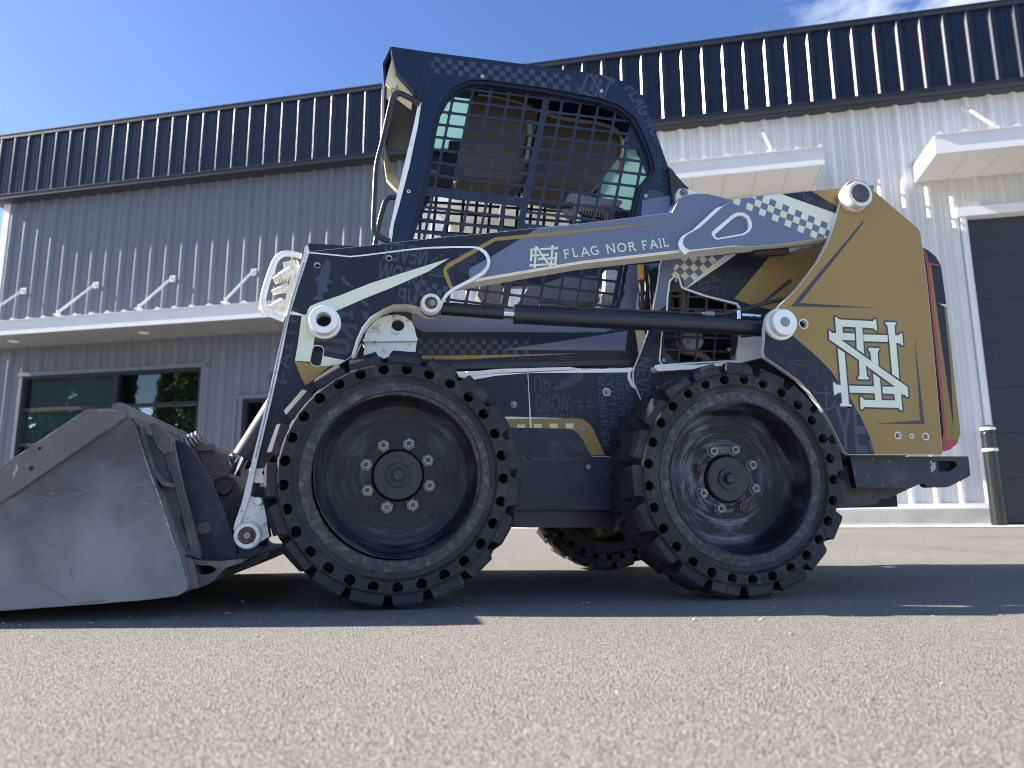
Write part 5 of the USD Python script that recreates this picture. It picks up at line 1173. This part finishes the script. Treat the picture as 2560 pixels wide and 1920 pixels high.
decp(fp, 'gold_graphic', poly('k2', [(472, 1378), (660, 1408), (800, 1440), (900, 1440), (640, 1659), (598, 1670), (560, 1600)], YA), YA, 3, 'gold', fcl)
fish = poly('i6', [(1308, 395), (1318, 440), (1330, 400), (1352, 430), (1364, 500), (1358, 600), (1320, 755), (1370, 775), (1390, 825), (1330, 822), (1305, 800), (1288, 890), (1330, 970), (1230, 975), (1222, 1040), (1245, 1085), (1170, 1118), (1130, 1108), (1040, 1100), (1110, 1040), (1140, 960), (1130, 930), (1145, 850), (1140, 825), (1070, 735), (1165, 690), (1190, 600), (1240, 480)], YA)
decp(fp, 'fish_print', fish, YA, 3, 'navy_ghost', fcl.difference(spear))
decp(fp, 'bolt_print', bolt_shape('c5', (728, 402), 62, -.55, YA), YA, 3, 'navy_ghost', fcl.difference(spear))
decp(fp, 'bolt_print', bolt_shape('c5', (856, 542), 58, -.5, YA), YA, 3, 'navy_ghost', fcl.difference(spear))
for t_, p0, p1, h in (('NEVER', (985, 240), (1285, 292), 128), ('GROW', (945, 372), (1250, 430), 112), ('UP', (1085, 545), (1222, 560), 105)):
    text_dec(fp, t_, 'c5', p0, p1, h, YA, 3, 'navy_ghost', fcl.difference(spear), flipx=True)
for k, t_ in enumerate(('EVERY', 'FREED', 'NOR', 'NOR')):
    text_dec(fp, t_, 'c5', (1512 + 2 * k, 222 + 36 * k), (1512 + 2 * k + (130, 118, 80, 62)[k], 236 + 36 * k), 32, YA, 2.5, 'navy_ghost', fcl, flipy=True)
decp(fp, 'checker_print', quads('c5', (1272, 410), (37, 10), (-7, 38), [(i, j) for i in range(-1, 6) for j in range(0, 4) if (i + j) % 2 == 0], YA), YA, 2.5, 'navy_ghost', fcl.difference(spear).difference(poly('i3', GL, YA)))
text_dec(fp, 'EST', 'c5', (1300, 345), (1470, 372), 42, YA, 2.5, 'navy_ghost', fcl.difference(spear).difference(poly('i3', GL, YA)), flipy=True, bold=False)
for pts in ([(1300, 340), (1340, 250), (1400, 215)], [(1360, 205), (1385, 235)], [(1350, 228), (1395, 208)], [(1290, 352), (1470, 372), (1470, 340)], [(1400, 260), (1480, 290), (1440, 320)]):
    decp(fp, 'scribble_print', stroke('c5', pts, 8, YA), YA, 2.5, 'navy_ghost', fcl.difference(spear).difference(poly('i3', GL, YA)))
mono2 = fcl.difference(spear)
ring = poly('k2', [(725, 1085), (1110, 1118), (1158, 1160), (1150, 1255), (1095, 1300), (820, 1252), (835, 1195), (1060, 1232), (1100, 1215), (1105, 1190), (1080, 1172), (722, 1135)], YA)
hh = unary_union([poly('k2', q, YA) for q in ([(1010, 735), (1050, 742), (1050, 775), (1145, 795), (1150, 760), (1190, 768), (1185, 880), (1145, 872), (1145, 845), (1060, 830), (1055, 860), (1005, 852)], [(970, 905), (1240, 930), (1235, 1010), (1205, 1005), (1200, 980), (1100, 970), (1190, 1075), (1188, 1120), (1145, 1115), (1000, 960), (968, 955)], [(1290, 770), (1385, 790), (1350, 885), (1312, 880), (1325, 835), (1285, 826)])])
decp(fp, 'print_shapes', ring.union(hh), YA, 2.5, 'navy_ghost_dark', mono2)
text_dec(fp, 'FAITH', 'k2', (372, 1660), (520, 730), 120, YA, 2.5, 'navy_ghost_dark', mono2.difference(poly('k2', [(550, 820), (600, 1380), (470, 1380), (560, 820), (900, 1660), (900, 700), (620, 700)], YA)))
for k in range(5):
    decp(fp, 'dotted_print', unary_union([sg.Point(*at('i6', 1060 - 55 * k * .6 - i * 14 * .9, 330 + i * 46, YA)[[0, 2]]).buffer(.0011, 4) for i in range(3, 17)]), YA, 2.5, 'navy_ghost', fcl.difference(spear))
# seam between the two vinyl sheets
decp(fp, 'vinyl_seam', poly('k2', [(436, 780), (445, 772), (600, 822), (605, 828), (550, 826), (410, 812), (395, 830), (400, 800)], YA), YA, 3.5, 'white_paint', fcl)

# --- chassis side plate
ccl = poly('c8', [(-700, 300), (-300, 245), (0, 192), (390, 160), (1000, 156), (1608, 150), (1603, 215), (1622, 270), (1660, 330), (1757, 398), (2100, 460), (2100, 1290), (1335, 1172), (1165, 1170), (1060, 985), (1000, 905), (900, 845), (200, 840), (-700, 840)], YC)
decp(ch, 'navy_wrap', ccl, YC, 1, 'navy')
gb = poly('c8', [(-300, 720), (180, 722), (410, 716), (800, 712), (1000, 712), (1050, 722), (1095, 745), (1145, 790), (1190, 852), (1330, 1162), (1165, 1160), (1110, 1085), (1052, 975), (995, 900), (940, 862), (890, 840), (200, 828), (-300, 828)], YC)
decp(ch, 'gold_graphic', gb, YC, 2, 'gold', ccl)
decp(ch, 'cream_line', poly('c8', [(-300, 694), (180, 692), (800, 709), (800, 713), (180, 722), (-300, 722)], YC), YC, 2, 'cream', ccl)
for x0, x1, y0, y1 in ((60, 150, 795, 826), (255, 351, 790, 828), (460, 556, 783, 829), (655, 750, 779, 832), (850, 945, 776, 836)):
    decp(ch, 'cream_square', poly('c8', [(x0, y0), (x1, y0 - 2), (x1 + 2, y1), (x0 + 2, y1)], YC), YC, 3, 'cream_check', ccl)
decp(ch, 'vinyl_seam', poly('c8', [(384, 150), (390, 150), (398, 300), (433, 830), (413, 830), (400, 480)], YC), YC, 3.4, 'white_paint', None)
text_dec(ch, 'UP', 'c8', (468, 388), (664, 385), 195, YC, 2.4, 'navy_ghost_dark', ccl, flipy=True)
text_dec(ch, 'GROW', 'c8', (484, 628), (938, 618), 200, YC, 2.4, 'navy_ghost_dark', ccl, flipy=True)
text_dec(ch, 'NEVER', 'c8', (492, 860), (950, 850), 196, YC, 1.6, 'navy_ghost_dark', ccl.difference(gb), flipy=True)
for k, (t_, x, ya, yb) in enumerate((('SURRENDER', 1235, 190, 1060), ('FAILURE', 1340, 150, 830), ('FREEDOM', 1450, 130, 680), ('EVERYTHING', 1560, 130, 700))):
    text_dec(ch, t_, 'c8', (x + 4, ya), (x + 62 - 6 * k, yb), 92, YC, 2.4, 'navy_ghost', ccl.difference(gb), flipy=True)
for ang in (.9, -.9, .9 + math.pi, -.9 + math.pi):
    decp(ch, 'bolt_print', bolt_shape('c8', (1080 + 62 * math.sin(-ang), 540 + 45 * math.cos(ang)), 75, ang, YC), YC, 2.4, 'navy_ghost_dark', ccl)
decp(ch, 'whale_print', poly('c8', [(925, 160), (915, 205), (790, 255), (790, 290), (730, 310), (700, 350), (715, 372), (800, 365), (850, 340), (930, 320), (960, 290), (1050, 250), (1060, 160)], YC), YC, 2.4, 'navy_ghost_dark', ccl)
for pts in ([(45, 200), (75, 300), (210, 335), (215, 265), (270, 280), (265, 405), (145, 375), (145, 490)], [(40, 260), (40, 500)], [(290, 165), (430, 180), (430, 330)], [(1118, 160), (1030, 400)]):
    decp(ch, 'outline_print', stroke('c8', pts, 5, YC), YC, 2.4, 'navy_ghost_dark', ccl)
g_ = np.random.default_rng(3)
decp(ch, 'tar_specks', unary_union([sg.Point(*at('c8', x, y, YC)[[0, 2]]).buffer(s, 3) for x, y, s in zip(g_.uniform(210, 1150, 46), g_.uniform(250, 690, 46), g_.uniform(.0008, .0024, 46))]), YC, 3.2, 'dark', ccl)

# --- cab skirt
scl = skirt.buffer(-.001)
decp(sk, 'slate_graphic', poly('c6', [(-480, 500), (1060, 500), (1042, 700), (1030, 790), (860, 858), (600, 860), (0, 858), (-395, 856), (-440, 830), (-470, 790)], YS), YS, 1, 'slate', scl)
decp(sk, 'slate_graphic', poly('c6', [(158, 980), (600, 915), (1019, 850), (1006, 986)], YS), YS, 1, 'slate', scl)
decp(sk, 'checker_print', quads('c6', (-412, 920), (36.5, .4), (.5, 36), [(i, j) for i in range(0, 21) for j in range(0, 3) if (i + j) % 2 == 0], YS), YS, 1, 'navy_ghost', scl.difference(poly('c6', [(158, 980), (600, 915), (1019, 850), (1006, 986)], YS)))
decp(sk, 'gold_stripe', poly('c6', [(-400, 1020), (0, 1018), (708, 1005), (0, 1040), (-129, 1047), (-400, 1045)], YS), YS, 2, 'gold', scl)
for pts in ([(300, 1010), (320, 1050), (350, 1035)], [(265, 1060), (290, 1020), (300, 1062)], [(720, 1040), (760, 1060), (790, 1035)], [(530, 1030), (640, 1032)], [(530, 1045), (650, 1047)]):
    decp(sk, 'scribble_print', stroke('c6', pts, 5, YS), YS, 2, 'navy_ghost', scl)

# --- rear side panel
pcl = pan.difference(hole1.buffer(.0046)).difference(hole2.buffer(.003)).buffer(-.0024)
decp(pn, 'navy_wrap', pcl, YP, 1, 'navy')
decp(pn, 'slate_graphic', poly('h7', [(400, -300), (510, -100), (470, 240), (390, 655), (470, 660), (570, 575), (640, 340), (660, 180), (740, 150), (800, 200), (845, 345), (960, 262), (1130, 150), (1400, -100), (1500, -400)], YP), YP, 2, 'slate', pcl)
decp(pn, 'cream_graphic', poly('h7', [(848, 342), (880, 330), (1370, 0), (1560, -140), (1400, -120), (1230, 0), (960, 240)], YP), YP, 3, 'cream', pcl)
decp(pn, 'checker_print', quads('h7', (840, 165), (62, -57), (67, 66), [(i, j) for i in range(-2, 6) for j in range(-3, 2) if (i + j) % 2 == 0 and not (j == 1 and i < 0)], YP), YP, 4, 'cream_check', pcl.intersection(poly('h7', [(640, 130), (900, -300), (1500, -200), (1370, 0), (840, 350)], YP)))
gp = poly('h7', [(1935, -10), (1520, 482), (1820, 590), (2400, 700), (3400, 900), (3400, -600), (2450, -640)], YP)
decp(pn, 'gold_graphic', gp, YP, 2, 'gold', pcl)
decp(pn, 'wedge_line', poly('h7', [(2300, 190), (2320, 250), (1965, 520), (1920, 520)], YP), YP, 3, 'line_navy', pcl)
for pts in ([(1480, 10), (1400, 230), (1460, 330)], [(1560, 120), (1580, 140), (1540, 220), (1610, 240), (1580, 380)], [(1680, 200), (1660, 270)], [(1380, 430), (1380, 360), (1510, 385), (1500, 470)]):
    decp(pn, 'outline_print', stroke('h7', pts, 7, YP), YP, 2, 'navy_ghost', pcl.difference(gp))
for pts in ([(1150, 160), (1270, 180), (1100, 270), (1350, 210)], [(1190, 290), (1080, 340), (1100, 365), (1330, 300)], [(1280, 320), (1290, 420)], [(1045, 220), (1040, 380)]):
    decp(pn, 'scribble_print', stroke('h7', pts, 17, YP), YP, 2, 'navy_ghost', pcl.difference(gp))
text_dec(pn, 'NEVER', 'h7', (190, 1280), (150, 1960), 195, YP, 2, 'navy_ghost', pcl, flipy=False)
for pts in ([(300, 1060), (340, 980), (360, 1100), (420, 960), (440, 1060)], [(350, 1200), (400, 1130), (440, 1200), (400, 1230)], [(300, 1140), (320, 1170)]):
    decp(pn, 'scribble_print', stroke('h7', pts, 9, YP), YP, 2, 'navy_ghost', pcl)
text_dec(pn, 'AF', 'h7', (865, 1110), (935, 1105), 55, .42 - .0205, 1, 'line_navy', None, bold=False)

# --- cab
pc = pillar.buffer(-.0015)
lower = poly('c2', [(1888, 1128), (1960, 1112), (2098, 1088), (2110, 1240), (1880, 1240)], YK)
decp(cab, 'slate_graphic', lower.union(poly('c6', [(985, 400), (1250, 380), (1240, 480), (1062, 720), (955, 720), (1000, 590)], YK)), YK, 1, 'slate', pc)
arc = poly('c2', [(1890, 1130), (1900, 1095), (1925, 1068), (1960, 1055), (2000, 1062), (2035, 1090), (2040, 1100), (1960, 1112)], YK)
decp(cab, 'print_shapes', arc, YK, 1, 'navy_ghost', pc)
decp(cab, 'checker_print', quads('c2', (518, 186), (39.6, 5.3), (-.8, 36.5), [(i, j) for i in range(-1, 10) for j in range(0, 3) if (i + j) % 2 == 0] + [(i, j) for i in range(10, 23) for j in range(0, 3) if (i + j) % 2 == 0], YK), YK, 1, 'navy_ghost', pc)
decp(cab, 'monogram_print', logo_at('c2', YK, (.19, -.10, .10, .20, 1525, 120)), YK, 1, 'navy_ghost', pc.intersection(poly('c2', [(1400, 200), (1770, 240), (1770, 460), (1400, 460)], YK)))
text_dec(cab, 'FLAG NOR', 'c2', (1768, 372), (1992, 760), 88, YK, 1, 'navy_ghost', pc)
text_dec(cab, 'EST', 'c2', (1992, 905), (2026, 905), 48, YK, 1, 'navy_ghost', pc)
for pts in ([(1995, 990), (2020, 960), (2050, 985), (2060, 950)], [(1998, 1020), (2070, 1010)], [(2010, 945), (2022, 938)], [(1990, 1000), (2000, 970)]):
    decp(cab, 'scribble_print', stroke('c2', pts, 7, YK), YK, 1, 'navy_ghost', pc)
text_dec(cab, 'Bobc', 'c2', (444, 945), (505, 958), 40, .52, 1, 'soffit_grey', None)

# ------------------------------------------------------------------ loose grit on the yard
n = 420; X = rng.uniform(-1.6, 2.6, n); Y = rng.uniform(-1.2, 1.5, n) ; keep = Y > -1.4
sph = trimesh.creation.icosphere(1, 1.0); ms = []
for x, y in zip(X[keep], Y[keep]):
    s = rng.uniform(.0011, .0030) * (1.7 if rng.random() < .04 else 1); m = sph.copy(); m.apply_scale([s * rng.uniform(.8, 1.6), s * rng.uniform(.8, 1.4), s * .7]); m.apply_translation([x, y, float(ground_z(np.array(x), np.array(y))) + s * .3]); ms.append(m)
obj('grit', cat(ms), 'stone', smooth=False, kind='stuff', label='loose pale grit scattered on the asphalt in front of and under the loader', cat_='grit')
